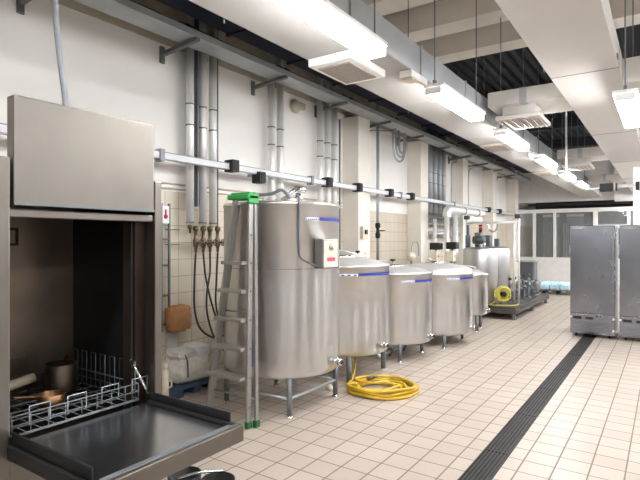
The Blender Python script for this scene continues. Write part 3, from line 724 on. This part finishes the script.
# ------------------------------------------------------------------ tanks
def cam_az(cx, cy): return math.atan2(-cy, -cx)   # azimuth facing the aisle
def tank(name, label, cx, cy, R, zb, zt, legs, stripe=None, lid=True, cone=.06, shell='tank', valve_phi=50, valve_z=.12, foot=True, legr=.022, brace=None):
    t = thing(name, (cx, cy, 0), label, 'tank', 'steel process tanks in the row')
    az = cam_az(cx, cy)
    b = .045
    prof = [(0, zb-.03), (R*.7, zb-.012), (R-b, zb)]+[(R-b+b*math.sin(a), zb+b-b*math.cos(a)) for a in (PI/6, PI/3, PI/2)]
    prof += [(R, zb+.2), (R, (zb+zt)/2), (R, zt-.03), (R+.006, zt-.028), (R+.008, zt-.012), (R+.004, zt), (R-.012, zt+.003), (R-.03, zt-.004), (0, zt-.004)]
    MB().lathe(prof, (cx, cy, 0), 72).build('shell', shell, t)
    if lid:
        MB().lathe([(R-.035, zt-.002), (R-.06, zt+.012), (R*.62, zt+cone*.75), (R*.3, zt+cone), (0, zt+cone)], (cx, cy, 0), 56).build('lid', 'tank_top', t)
    for (dx, dy) in legs:
        lg = MB().cyl((cx+dx, cy+dy, .02), (cx+dx, cy+dy, zb+.02), legr, n=16).build('leg', 'galv_dark', t)
        MB().lathe([(0, 0), (.035, 0), (.035, .008), (.015, .022), (.012, .04), (0, .04)], (cx+dx, cy+dy, 0), 16).build('foot', 'chrome', lg)
    if stripe:
        s0, s1, sw, z, h = stripe     # degrees from the camera-facing azimuth towards the right
        a0 = az+math.radians(s0); a1 = az+math.radians(s1); am = az+math.radians(sw)
        MB().arc_strip(cx, cy, R+.001, am, a1, z, z+h).build('blue_strip', 'blue', t)
        nb = MB().arc_strip(cx, cy, R+.001, a0, am, z, z+h).build('name_plate', 'white_label', t)
        tx = MB().arc_strip(cx, cy, R+.0045, a0+(am-a0)*.03, am-(am-a0)*.04, z+h*.18, z+h*.30, .001, 10)
        m_ = 7
        for i in range(m_):
            aa = a0+(am-a0)*(i+.25)/m_; tx.arc_strip(cx, cy, R+.0045, aa, aa+(am-a0)*.5/m_, z+h*.295, z+h*.75, .001, 2)
        tx.build('lettering', 'blue', nb)
    if valve_phi is not None:
        a = az+math.radians(valve_phi); d = Vector((math.cos(a), math.sin(a), 0)); p = Vector((cx, cy, zb+valve_z))+d*(R-.01)
        vo = MB().cyl(p, p+d*.05, .028, n=20).cyl(p+d*.05, p+d*.065, .042, n=20).cyl(p+d*.065, p+d*.10, .03, n=20).build('outlet', 'chrome', t)
        MB().cyl(p+d*.10, p+d*.106, .018, n=16).build('outlet_bore', 'black', vo)
    return t

def arch(t, cx, cy, z, ang, L, H, r=.012, mat='tank_top'):
    d = Vector((math.cos(ang), math.sin(ang), 0)); c = Vector((cx, cy, z))
    MB().tube([c-d*L, c-d*L*.8+Vector((0, 0, H*.6)), c-d*L*.3+Vector((0, 0, H)), c+d*L*.3+Vector((0, 0, H)), c+d*L*.8+Vector((0, 0, H*.6)), c+d*L], r, 10).build('clamp_arch', mat, t)
def knob(t, x, y, z, h=.09, r=.03, mat='black'):
    k = MB().cyl((x, y, z), (x, y, z+h), .009, n=10).build('lid_spindle', 'chrome', t)
    MB().lathe([(0, z+h-.01), (r, z+h), (r*1.05, z+h+.012), (r*.8, z+h+.022), (0, z+h+.024)], (x, y, 0), 18).build('knob', mat, k)

# tall tank
cx, cy, R = -3.19, 4.0, .575
t = tank('tall_tank', 'tallest stainless tank with control box, standing behind the stepladder', cx, cy, R, .345, 1.945, ((.39, -.385), (.39, .385), (-.39, -.385), (-.39, .385)), (21.5, 78, 36, 1.777, .027), valve_phi=58, valve_z=.10, legr=.024, cone=.03)
for a, b in (((.39, -.385), (.39, .385)), ((-.39, -.385), (-.39, .385)), ((-.39, -.385), (.39, -.385)), ((-.39, .385), (.39, .385))):
    MB().cyl((cx+a[0], cy+a[1], .17), (cx+b[0], cy+b[1], .17), .014, n=12).build('brace', 'galv', t)
az = cam_az(cx, cy)
MB().arc_strip(cx, cy, R+.0005, 0, 2*PI-.001, 1.335, 1.341, .001, 72).build('weld_seam', 'galv_dark', t)
# control box
a = az+math.radians(40); d = Vector((math.cos(a), math.sin(a), 0)); s = Vector((-math.sin(a), math.cos(a), 0))
rot = Matrix((s, d, Vector((0, 0, 1)))).transposed()
pc = Vector((cx, cy, 1.475))+d*(R+.055)
cb = MB().xbox(pc, (.20, .11, .27), rot, .01).build('control_box', 'alu', t)
MB().xbox(pc+d*.0575, (.17, .005, .24), rot).build('box_cover', 'cream_box', cb)
MB().xbox(pc+d*.061+Vector((0, 0, -.05))-s*.0, (.10, .003, .035), rot).build('red_label', 'pink', cb)
MB().xbox(pc+d*.061+Vector((0, 0, -.09)), (.10, .003, .035), rot).build('white_label', 'white_label', cb)
MB().lathe([(0, 0), (.03, 0), (.028, .012), (.012, .016), (.012, .025), (0, .025)], pc+d*.06+Vector((0, 0, .06)), 20, d).build('dial', 'beige_part', cb)
a = az+math.radians(15); d2 = Vector((math.cos(a), math.sin(a), 0)); q = Vector((cx, cy, 0))+d2*(R+.016)
MB().tube([q-d2*.10+Vector((0, 0, 1.99)), q-d2*.04+Vector((0, 0, 2.01)), q+Vector((0, 0, 1.95)), q+Vector((0, 0, 1.8)), q+Vector((0, 0, 1.55)), q+Vector((0, 0, 1.44))+s*.02, Vector((cx, cy, 1.375))+d*(R+.03)-s*.13, Vector((cx, cy, 1.36))+d*(R+.05)-s*.06], .009, 10).build('cable_conduit', 'galv_dark', t)
# fittings on its lid
p = Vector((cx, cy, 1.97))
MB().tube([p+Vector((-.35, -.3, 0)), p+Vector((-.28, -.32, .06)), p+Vector((-.1, -.36, .055)), p+Vector((.1, -.30, .065)), p+Vector((.2, -.25, .10)), p+Vector((.26, -.2, .02))], .016, 10).build('feed_pipe', 'galv_dark', t)
MB().cyl(p+Vector((.16, -.20, 0)), p+Vector((.28, -.12, .13)), .028, .02, n=16).cyl(p+Vector((.28, -.12, .11)), p+Vector((.33, -.06, .11)), .03, n=16).build('spray_fitting', 'chrome', t)
arch(t, cx-.02, cy+.05, 1.97, .9, .22, .10)
knob(t, cx+.05, cy+.2, 1.97)

# second tank
cx, cy = -3.30, 5.25
t = tank('process_tank', 'second stainless tank of the row, right of the tall one above the coiled hose', cx, cy, .61, .30, 1.315, ((.39, -.41), (.39, .41), (-.39, -.41), (-.39, .41)), (-25, 78, 20, 1.198, .026), valve_phi=52, valve_z=.10, legr=.03, cone=.09)
arch(t, cx-.02, cy-.1, 1.38, .6, .30, .09, .013)
arch(t, cx+.05, cy-.02, 1.38, 1.0, .26, .07, .010)
MB().lathe([(0, 1.39), (.18, 1.39), (.19, 1.405), (.17, 1.42), (.05, 1.435), (0, 1.435)], (cx+.05, cy-.05, 0), 32).build('manhole', 'chrome', t)
knob(t, cx+.02, cy+.42, 1.35); knob(t, cx+.2, cy+.30, 1.36, .07, .022, 'cream')
# third tank
cx, cy = -3.20, 6.5
t = tank('process_tank', 'third stainless tank of the row, between two others, with black knob on its lid', cx, cy, .55, .215, 1.165, ((.32, -.42), (.32, .30), (-.32, -.36), (-.32, .36)), (12, 78, 32, 1.042, .026), valve_phi=58, valve_z=.10, legr=.024, cone=.07)
arch(t, cx-.12, cy-.1, 1.21, .8, .22, .09, .013)
MB().lathe([(0, 1.225), (.17, 1.225), (.18, 1.24), (.16, 1.255), (0, 1.27)], (cx, cy-.02, 0), 32).build('manhole', 'chrome', t)
knob(t, cx+.02, cy-.02, 1.26, .05, .04); knob(t, cx-.3, cy+.1, 1.2, .09, .03)
# fourth tank
cx, cy = -3.05, 7.72
t = tank('process_tank', 'fourth stainless tank of the row with wide rounded shoulder, before the stainless pipes', cx, cy, .58, .175, 1.10, ((.34, -.60+.1), (.34, .30), (-.34, -.36), (-.34, .36)), (18, 80, 38, 1.006, .026), valve_phi=64, valve_z=.10, legr=.024, lid=False)
MB().lathe([(.575, 1.098), (.575, 1.115), (.55, 1.155), (.50, 1.18), (.3, 1.225), (.1, 1.24), (0, 1.24)], (cx, cy, 0), 64).build('lid', 'tank_top', t)
MB().lathe([(0, 1.235), (.14, 1.235), (.15, 1.25), (0, 1.265)], (cx, cy, 0), 32).build('manhole', 'chrome', t)
knob(t, cx-.15, cy+.15, 1.23, .05, .03, 'cream')
# fifth, small
cx, cy = -3.02, 9.08
t = tank('process_tank', 'small fifth tank on longer legs, half hidden behind the fourth', cx, cy, .40, .28, 1.0, ((.28, -.2), (.2, .27), (-.2, -.27), (-.27, .2)), None, valve_phi=60, valve_z=.1, legr=.028, cone=.08)
arch(t, cx, cy, 1.07, .3, .2, .06, .01); knob(t, cx+.15, cy+.1, 1.05, .05, .03, 'galv_dark')

# valve actuators behind the tanks
def actuator(x, y, h, label):
    t = thing('valve_actuator', (x, y, 0), label, 'valve', 'cream valve boxes behind the tanks')
    MB().cyl((x, y, 0), (x, y, h), .022, n=14).build('stand_pipe', 'alu', t)
    bx = MB().box(x-.10, x+.07, y-.08, y+.08, h, h+.20, .012).build('control_box', 'cream_box', t)
    MB().box(x+.07, x+.074, y-.03, y+.03, h+.09, h+.13).build('red_button', 'red', bx)
    MB().cyl((x+.02, y, h+.2), (x+.02, y, h+.25), .02, n=12).build('neck', 'chrome', t)
    MB().box(x-.09, x+.12, y-.07, y+.13, h+.24, h+.38, .02).build('motor_head', 'black', t)
    return t
actuator(-3.76, 9.52, 1.17, 'cream valve box with black head behind the third tank')
actuator(-3.50, 9.72, 1.18, 'cream valve box with black head left of the tall pipes')
t = thing('sample_valve', (-3.95, 8.85, 0), 'pale valve with looped tube left of the cream boxes', 'valve')
MB().cyl((-3.98, 8.9, 0), (-3.98, 8.9, 1.2), .02, n=12).build('stand_pipe', 'alu', t)
MB().lathe([(0, 1.2), (.07, 1.21), (.08, 1.3), (.05, 1.36), (0, 1.37)], (-3.98, 8.9, 0), 20).build('body', 'cream_box', t)
MB().tube([(-3.98, 8.9, 1.36), (-3.97, 8.92, 1.52), (-3.94, 9.0, 1.58), (-3.92, 9.08, 1.5), (-3.92, 9.1, 1.3)], .012, 8).build('loop_tube', 'galv', t)

# stainless pipework: two risers with a fat horizontal pipe, then a portal over the skid tanks
t = thing('stainless_pipework', (-3.9, 10.9, 0), 'thick stainless pipe with two vertical risers behind the small tank', 'pipework')
for y in (10.55, 11.1): MB().cyl((-3.9, y, 0), (-3.9, y, 2.16), .055, n=20).build('riser', 'clad', t)
MB().tube([(-3.9, 10.55, 2.1), (-3.9, 10.56, 2.2), (-3.9, 10.68, 2.26), (-3.9, 11.2, 2.27), (-3.9, 12.2, 2.27), (-3.9, 13.1, 2.27)], .085, 16).build('main_pipe', 'clad', t)
for y in (11.6, 12.6): MB().cyl((-3.9, y, 2.27), (-3.9, y+.03, 2.27), .095, n=20).build('clamp', 'galv_dark', t)
wp = MB().cyl((-4.05, 10.25, 0), (-4.05, 10.25, 2.05), .035, n=16).build('thin_riser', 'clad', t)
t = thing('pipe_portal', (-3.1, 11.4, .26), 'thin stainless pipe portal with valves spanning over the twin skid tanks', 'pipework')
MB().cyl((-3.72, 11.34, 1.98), (-2.58, 11.34, 1.98), .026, n=16).build('cross_pipe', 'clad', t)
for x in (-2.60, -2.70): MB().cyl((x, 11.34, .26), (x, 11.34, 2.08), .02, n=14).build('riser', 'clad', t)
MB().cyl((-3.72, 11.34, .26), (-3.72, 11.34, 2.06), .03, n=14).build('riser', 'clad', t)
for x in (-3.72, -2.62): MB().box(x-.06, x+.06, 11.29, 11.39, 2.06, 2.15, .01).build('valve_head', 'motor', t)
MB().tube([(-3.25, 11.34, 1.98), (-3.23, 11.34, 1.84), (-3.15, 11.34, 1.78), (-3.07, 11.34, 1.84), (-3.05, 11.34, 1.98)], .02, 10).build('u_tube', 'chrome', t)

# skid with twin tanks, hose reel and pumps
t = thing('equipment_skid', (-3.1, 12.2, 0), 'low dark steel platform on feet carrying twin tanks and pumps', 'platform')
MB().box(-3.74, -2.48, 10.55, 13.95, .19, .255, .006).build('deck', 'skid', t)
MB().box(-3.74, -2.47, 10.53, 10.6, .12, .20).box(-3.74, -2.47, 13.9, 13.97, .12, .20).box(-2.53, -2.465, 10.6, 13.9, .12, .20).box(-3.74, -3.68, 10.6, 13.9, .12, .20).build('edge_beam', 'skid', t)
for x in (-3.66, -2.53):
    for y in (10.62, 12.2, 13.85): MB().box(x-.03, x+.03, y-.03, y+.03, .02, .13).lathe([(0, 0), (.05, 0), (.05, .012), (.02, .03), (0, .03)], (x, y, 0), 14).build('foot', 'galv_dark', t)
def skid_tank(cx, cy, R, label, top):
    t = thing('skid_tank', (cx, cy, .256), label, 'tank', 'twin tanks on the skid')
    z0, z1 = .256, 1.43
    MB().lathe([(0, z0), (R-.02, z0), (R, z0+.02), (R, z1-.04), (R-.01, z1-.015), (R-.04, z1), (R*.5, z1+.02), (0, z1+.02)], (cx, cy, 0), 56).build('shell', 'tank_far', t)
    if top:
        m_ = MB().cyl((cx-.06, cy, z1+.02), (cx-.06, cy, z1+.10), .05, n=16).cyl((cx-.14, cy-.02, z1+.17), (cx+.10, cy-.02, z1+.17), .085, n=20).build('agitator_motor', 'motor', t)
        MB().box(cx-.1, cx+.04, cy-.08, cy+.06, z1+.25, z1+.33, .01).build('terminal_box', 'galv_dark', m_)
        MB().cyl((cx-.28, cy+.05, z1+.0), (cx-.28, cy+.05, z1+.27), .055, n=16).cyl((cx-.28, cy+.05, z1+.27), (cx-.28, cy+.05, z1+.5), .03, n=14).build('dosing_unit', 'motor_blue', t)
        MB().cyl((cx+.12, cy-.1, z1), (cx+.12, cy-.1, z1+.12), .02, n=10).build('nozzle', 'chrome', t)
    else:
        MB().box(cx-.18, cx-.02, cy-.1, cy+.1, z1+.02, z1+.28, .015).build('gearbox', 'vat', t)
        MB().box(cx+.06, cx+.16, cy-.05, cy+.05, z1+.02, z1+.20, .01).build('instrument_box', 'motor_blue', t)
    return t
skid_tank(-3.30, 10.93, .355, 'left one of the twin tanks on the skid, with motor on top', True)
skid_tank(-3.30, 11.82, .39, 'right one of the twin tanks on the skid, with grey gearbox on top', False)
t = thing('signal_beacon', (-4.3, 13.2, 0), 'red and black signal beacon on a thin pole behind the twin tanks', 'beacon')
MB().cyl((-4.05, 13.45, 0), (-4.05, 13.45, 1.78), .015, n=10).build('pole', 'galv', t)
MB().cyl((-4.05, 13.45, 1.78), (-4.05, 13.45, 1.88), .045, n=16).cyl((-4.05, 13.45, 1.97), (-4.05, 13.45, 2.0), .045, n=16).build('housing', 'black', t)
MB().cyl((-4.05, 13.45, 1.88), (-4.05, 13.45, 1.97), .042, n=16).build('lens', 'red', t)

# yellow hose reel on the skid
t = thing('hose_reel', (-2.78, 10.85, .256), 'yellow hose wound on a small reel at the front of the skid', 'hose reel')
ax = Vector((.55, -.83, .0)).normalized(); c = Vector((-2.80, 10.82, .48)); sx = Vector((-ax.y, ax.x, 0)).normalized(); up = Vector((0, 0, 1))
for k in range(11):
    r = .075+.016*(k % 6)+.02*random.random(); off = ax*(-.06+.012*k)
    pts = [c+off+sx*(r*math.cos(q))*(1+.06*math.sin(k+3*q))+up*(r*math.sin(q)+.0) for q in [2*PI*j/14 for j in range(14)]]
    MB().tube(pts, .014, 8, 3, True).build('hose_turn', 'yellow_pale', t)
MB().cyl(c-ax*.09, c+ax*.09, .05, n=18).build('hub', 'black', t)
MB().bar(c-ax*.095, c-ax*.095-Vector((0, 0, .222)), .03, .02, (0, 1, 0)).build('stand', 'galv_dark', t)
MB().bar(c-ax*.14-Vector((0, 0, .214)), c+ax*.1-Vector((0, 0, .214)), .2, .016, (0, 0, 1)).build('base_plate', 'galv_dark', t)
MB().tube([c+Vector((-.10, -.03, -.12)), (-2.98, 10.72, .285), (-3.02, 10.62, .270), (-2.9, 10.58, .269), (-2.7, 10.62, .269), (-2.55, 10.75, .269), (-2.53, 11.0, .269), (-2.58, 11.18, .269)], .012, 8).build('trailing_end', 'yellow_pale', t)

def pump(x, y, label):
    z = .256
    t = thing('pump', (x, y, z), label, 'pump', 'pumps on the skid')
    MB().box(x-.12, x+.12, y-.3, y+.2, z, z+.03, .004).build('base_plate', 'galv_dark', t)
    m_ = MB().cyl((x, y-.02, z+.16), (x, y+.24, z+.16), .10, n=24).build('motor', 'motor', t)
    f = MB()
    for k in range(14):
        a = 2*PI*k/14; f.bar((x+.105*math.cos(a), y+.0, z+.16+.105*math.sin(a)), (x+.105*math.cos(a), y+.22, z+.16+.105*math.sin(a)), .006, .02, (math.cos(a), 0, math.sin(a)))
    f.build('cooling_fins', 'motor', m_)
    MB().box(x-.05, x+.05, y+.05, y+.17, z+.25, z+.32, .008).build('terminal_box', 'galv_dark', m_)
    MB().cyl((x, y-.14, z+.16), (x, y-.03, z+.16), .12, n=28).cyl((x, y-.2, z+.16), (x, y-.14, z+.16), .04, n=18).cyl((x+.07, y-.09, z+.18), (x+.07, y-.09, z+.36), .03, n=16).cyl((x+.07, y-.09, z+.36), (x+.07, y-.09, z+.375), .05, n=18).build('pump_head', 'galv_dark', t)
    for yy in (y+.02, y+.18): MB().box(x-.09, x+.09, yy, yy+.03, z+.03, z+.08).build('mount', 'galv_dark', t)
    return t
p1 = pump(-2.72, 12.35, 'dark motor pump nearest on the skid, right of the yellow reel')
dup(p1, (-.28, .75, 0), 'dark motor pump at the rear of the skid, by the portal pipes')
dup(p1, (.02, .95, 0), 'dark motor pump at the far right end of the skid')
t = thing('valve_manifold', (-2.85, 11.9, .256), 'tangle of stainless valves and bent pipes between reel and pumps', 'manifold')
for k in range(5):
    x = -2.88+.07*k; y = 11.75+.12*k
    MB().tube([(x, y, .256), (x, y, .5+.05*k), (x+.03, y+.1, .62+.04*(k % 3)), (x+.02, y+.28, .6), (x, y+.3, .42)], .02, 10).build('bent_pipe', 'galv_dark', t)
    MB().cyl((x-.03, y, .45+.03*k), (x+.06, y, .45+.03*k), .032, n=16).build('valve', 'galv_dark', t)
    MB().box(x-.03, x+.03, y-.03, y+.03, .70+.02*k, .76+.02*k, .008).build('actuator', 'black' if k % 2 else 'motor', t)
t = thing('plastic_vat', (-3.2, 14.7, 0), 'dark grey vat on legs behind the skid, before the white partition', 'vat')
MB().box(-3.36, -2.93, 14.5, 14.95, .5, 1.02, .05).build('body', 'vat', t)
MB().box(-3.39, -2.90, 14.47, 14.98, 1.0, 1.04, .015).build('rim', 'galv', t)
for x in (-3.32, -2.97):
    for y in (14.54, 14.91): MB().cyl((x, y, 0), (x, y, .55), .02, n=10).build('leg', 'galv', t)

# pallet with blue water packs
t = thing('wooden_pallet', (-2.75, 16.7, 0), 'dark wooden pallet on the floor under the blue water packs', 'pallet')
for k in range(6): MB().box(-3.15, -2.30, 16.15+k*.17, 16.27+k*.17, .11, .13).build('deck_board', 'wood', t)
for x in (-3.15, -2.78, -2.40): MB().box(x, x+.1, 16.15, 17.12, .001, .11).build('bearer', 'wood', t)
def water_pack(x, y, z, label):
    t = thing('bottle_pack', (x, y, z), label, 'bottle pack', 'blue water packs on the pallet')
    b = MB()
    for i in range(3):
        for j in range(2):
            b.lathe([(0, z), (.042, z), (.044, z+.03), (.040, z+.08), (.044, z+.13), (.03, z+.175), (.014, z+.19), (.014, z+.205), (0, z+.205)], (x-.088+i*.088, y-.044+j*.088, 0), 12)
    b.build('bottles', 'pack', t)
    MB().box(x-.135, x+.135, y-.09, y+.09, z+.02, z+.15, .02).build('shrink_wrap', 'pack', t)
    return t
wp = None
rown = ['front', 'second', 'third', 'rear']
for i in range(3):
    for j in range(4):
        lab = 'pale blue shrink-wrapped bottle pack on the pallet, %s row, %s' % (rown[j], ['left', 'middle', 'right'][i])
        if wp is None: wp = water_pack(-3.0, 16.3, .131, lab)
        else: dup(wp, (.28*i, .22*j, 0), lab)

# ------------------------------------------------------------------ fridges
def fridge(x0, label):
    x1 = x0+.645; y0, y1 = 9.38, 10.15
    t = thing('upright_fridge', ((x0+x1)/2, (y0+y1)/2, 0), label, 'fridge', 'steel fridges side by side')
    MB().box(x0, x1, y0, y1, .055, 1.835, .006).build('cabinet', 'fridge', t)
    dr = MB().box(x0+.004, x1-.004, y0-.045, y0-.002, .40, 1.828, .008).build('door', 'fridge', t)
    MB().box(x0+.03, x0+.20, y0-.0475, y0-.0455, 1.785, 1.805).build('badge', 'alu', dr)
    MB().box(x1-.028, x1-.012, y0-.06, y0-.046, .6, 1.7, .004).build('edge_handle', 'galv_dark', dr)
    g = MB().box(x0+.004, x1-.004, y0-.035, y0-.002, .075, .385, .006).build('lower_panel', 'fridge', t)
    l = MB()
    for k in range(8): l.box(x0+.03, x1-.08, y0-.041, y0-.036, .10+k*.022, .108+k*.022)
    l.build('louvers', 'galv_dark', g)
    MB().box(x0+.05, x0+.17, y0-.039, y0-.0355, .30, .345).build('display', 'black', g)
    MB().box(x0+.23, x0+.34, y0-.039, y0-.0355, .30, .34).build('switch_slot', 'black', g)
    for dx in (.40, .45): MB().cyl((x0+dx, y0-.035, .36), (x0+dx, y0-.043, .36), .012, n=12).build('button', 'black', g)
    for xx, zz in ((x0+.015, .33), (x1-.015, .33), (x1-.015, .14)): MB().cyl((xx, y0-.035, zz), (xx, y0-.05, zz), .016, n=14).build('screw_cap', 'white_label', g)
    for x in (x0+.08, x1-.08):
        for y in (y0+.08, y1-.08):
            MB().cyl((x-.012, y, .028), (x+.012, y, .028), .027, n=18).box(x-.015, x+.015, y-.015, y+.015, .045, .056).build('caster', 'black', t)
    return t
fr1 = fridge(-1.33, 'left stainless upright fridge standing over the end of the drain')
dup(fr1, (.71, 0, 0), 'right stainless upright fridge, cut by the edge of the photo')

# ------------------------------------------------------------------ stepladder (folded, leaning on the tall tank)
t = thing('stepladder', (-3.16, 3.25, 0), 'folded aluminium stepladder with green cap and green feet leaning on the tank', 'ladder')
fl0, fl1 = Vector((-3.43, 3.22, .0)), Vector((-3.20, 3.35, 1.99))
fr0, fr1_ = Vector((-2.935, 3.22, .0)), Vector((-3.025, 3.35, 1.99))
rl0, rl1 = Vector((-3.46, 3.285, .0)), Vector((-3.215, 3.395, 1.92))
rr0, rr1 = Vector((-2.90, 3.285, .0)), Vector((-3.01, 3.395, 1.92))
for a, b in ((fl0, fl1), (fr0, fr1_)): MB().bar(a.lerp(b, .02), b, .024, .055, (0, 1, 0), .004).build('front_stile', 'alu', t)
for a, b in ((rl0, rl1), (rr0, rr1)): MB().bar(a.lerp(b, .02), b, .022, .036, (0, 1, 0), .004).build('rear_stile', 'alu', t)
for a in (fl0, fr0, rl0, rr0): MB().box(a.x-.022, a.x+.022, a.y-.028, a.y+.028, 0, .06, .008).build('rubber_foot', 'green_dark', t)
for k in range(1, 6):
    z = .175+.245*k; u = z/1.99
    a = fl0.lerp(fl1, u); b = fr0.lerp(fr1_, u)
    MB().box(a.x+.01, b.x-.01, a.y-.095, a.y+.02, z-.016, z+.014, .004).build('step', 'alu', t)
for u in (.12, .5): MB().cyl(rl0.lerp(rl1, u), rr0.lerp(rr1, u), .009, n=10).build('rear_brace', 'alu', t)
rv = MB()
for k in range(7):
    q = fr0.lerp(fr1_, (.175+.245*k)/1.99); rv.cyl((q.x+.010, q.y, q.z), (q.x+.018, q.y, q.z), .009, n=10)
rv.build('rivets', 'galv_dark', t)
MB().box(-3.235, -2.985, 3.27, 3.42, 1.955, 2.0, .012).box(-3.225, -3.0, 3.31, 3.34, 1.99, 2.02, .005).box(-3.225, -3.0, 3.37, 3.40, 1.99, 2.02, .005).box(-3.02, -2.985, 3.29, 3.42, 1.92, 2.01, .01).build('top_cap', 'green', t)
MB().tube([(-3.0, 3.30, 1.0), (-2.985, 3.32, .8), (-2.97, 3.315, .62), (-2.96, 3.30, .5)], .004, 6).build('safety_cord', 'blue', t)

# ------------------------------------------------------------------ yellow coiled hose
hx, hy = -2.50, 4.80
pts = []
pts += [(-2.98, 5.10, .25), (-2.94, 5.02, .2), (-2.90, 4.93, .10), (-2.88, 4.80, .03)]
turns = 7
for k in range(turns*12):
    a = PI+2*PI*k/12
    tk = k/12
    r = (.36, .31, .25, .34, .28, .21, .33)[int(tk) % 7]+.02*math.sin(2.3*k)
    e = .88
    ox, oy = .03*math.sin(tk*2.1), .03*math.cos(tk*1.7)
    z = .018+(.0, .004, .006, .032, .034, .045, .066)[int(tk) % 7]+.006*math.sin(k*1.1)
    # long axis lies across the view
    lx, ly = r*math.cos(a), r*e*math.sin(a)
    th = .6
    pts.append((hx+ox+lx*math.cos(th)-ly*math.sin(th), hy+oy+lx*math.sin(th)+ly*math.cos(th), max(.017, z)))
pts += [(hx-.05, hy-.1, .10), (hx+.02, hy+.06, .09), (hx+.12, hy+.1, .06)]
t = thing('garden_hose', (hx, hy, 0), 'yellow hose coiled on the floor in front of the second tank', 'hose')
MB().tube(pts, .0155, 8, 3).build('hose', 'yellow', t)
MB().cyl((-2.68, 4.83, .095), (-2.63, 4.88, .11), .022, n=14).cyl((-2.63, 4.88, .11), (-2.60, 4.91, .118), .015, n=14).build('nozzle', 'brass', t)
# small fittings on the floor under the tanks
MB().lathe([(0, 0), (.035, 0), (.04, .02), (.02, .05), (0, .055)], (-2.98, 4.55, 0), 18).build('drain_plug', 'cream', label='small pale plug on the floor under the tall tank', cat='plug')
t = thing('floor_pipe', (-3.5, 6.9, 0), 'low stainless drain pipe with valves running under the third and fourth tanks', 'pipe')
MB().cyl((-3.15, 5.95, .07), (-3.15, 8.6, .07), .028, n=14).build('pipe', 'galv', t)
for y in (6.3, 6.75, 7.3, 7.95): MB().cyl((-3.15, y, .07), (-3.15, y+.05, .07), .045, n=16).box(-3.165, -3.135, y+.01, y+.04, .0, .12).build('valve', 'galv_dark', t)

# ------------------------------------------------------------------ camera, world, view
cam = bpy.data.cameras.new('camera'); co = bpy.data.objects.new('camera', cam); C.objects.link(co)
cam.sensor_width = 36; cam.lens = 508/640*36; cam.clip_start = .05; cam.clip_end = 100
co.location = (0, 0, 1.6); co.rotation_euler = (PI/2, 0, math.radians(34.3))
bpy.context.scene.camera = co
w = bpy.data.worlds.new('world'); bpy.context.scene.world = w; w.use_nodes = True
w.node_tree.nodes['Background'].inputs[0].default_value = (.9, .92, 1, 1); w.node_tree.nodes['Background'].inputs[1].default_value = .3
sc = bpy.context.scene
sc.view_settings.view_transform = 'Standard'; sc.view_settings.look = 'None'; sc.view_settings.gamma = 1; sc.view_settings.use_curve_mapping = False
sc.view_settings.exposure = 0.65
sc.cycles.use_denoising = True
sc.cycles.max_bounces = 8
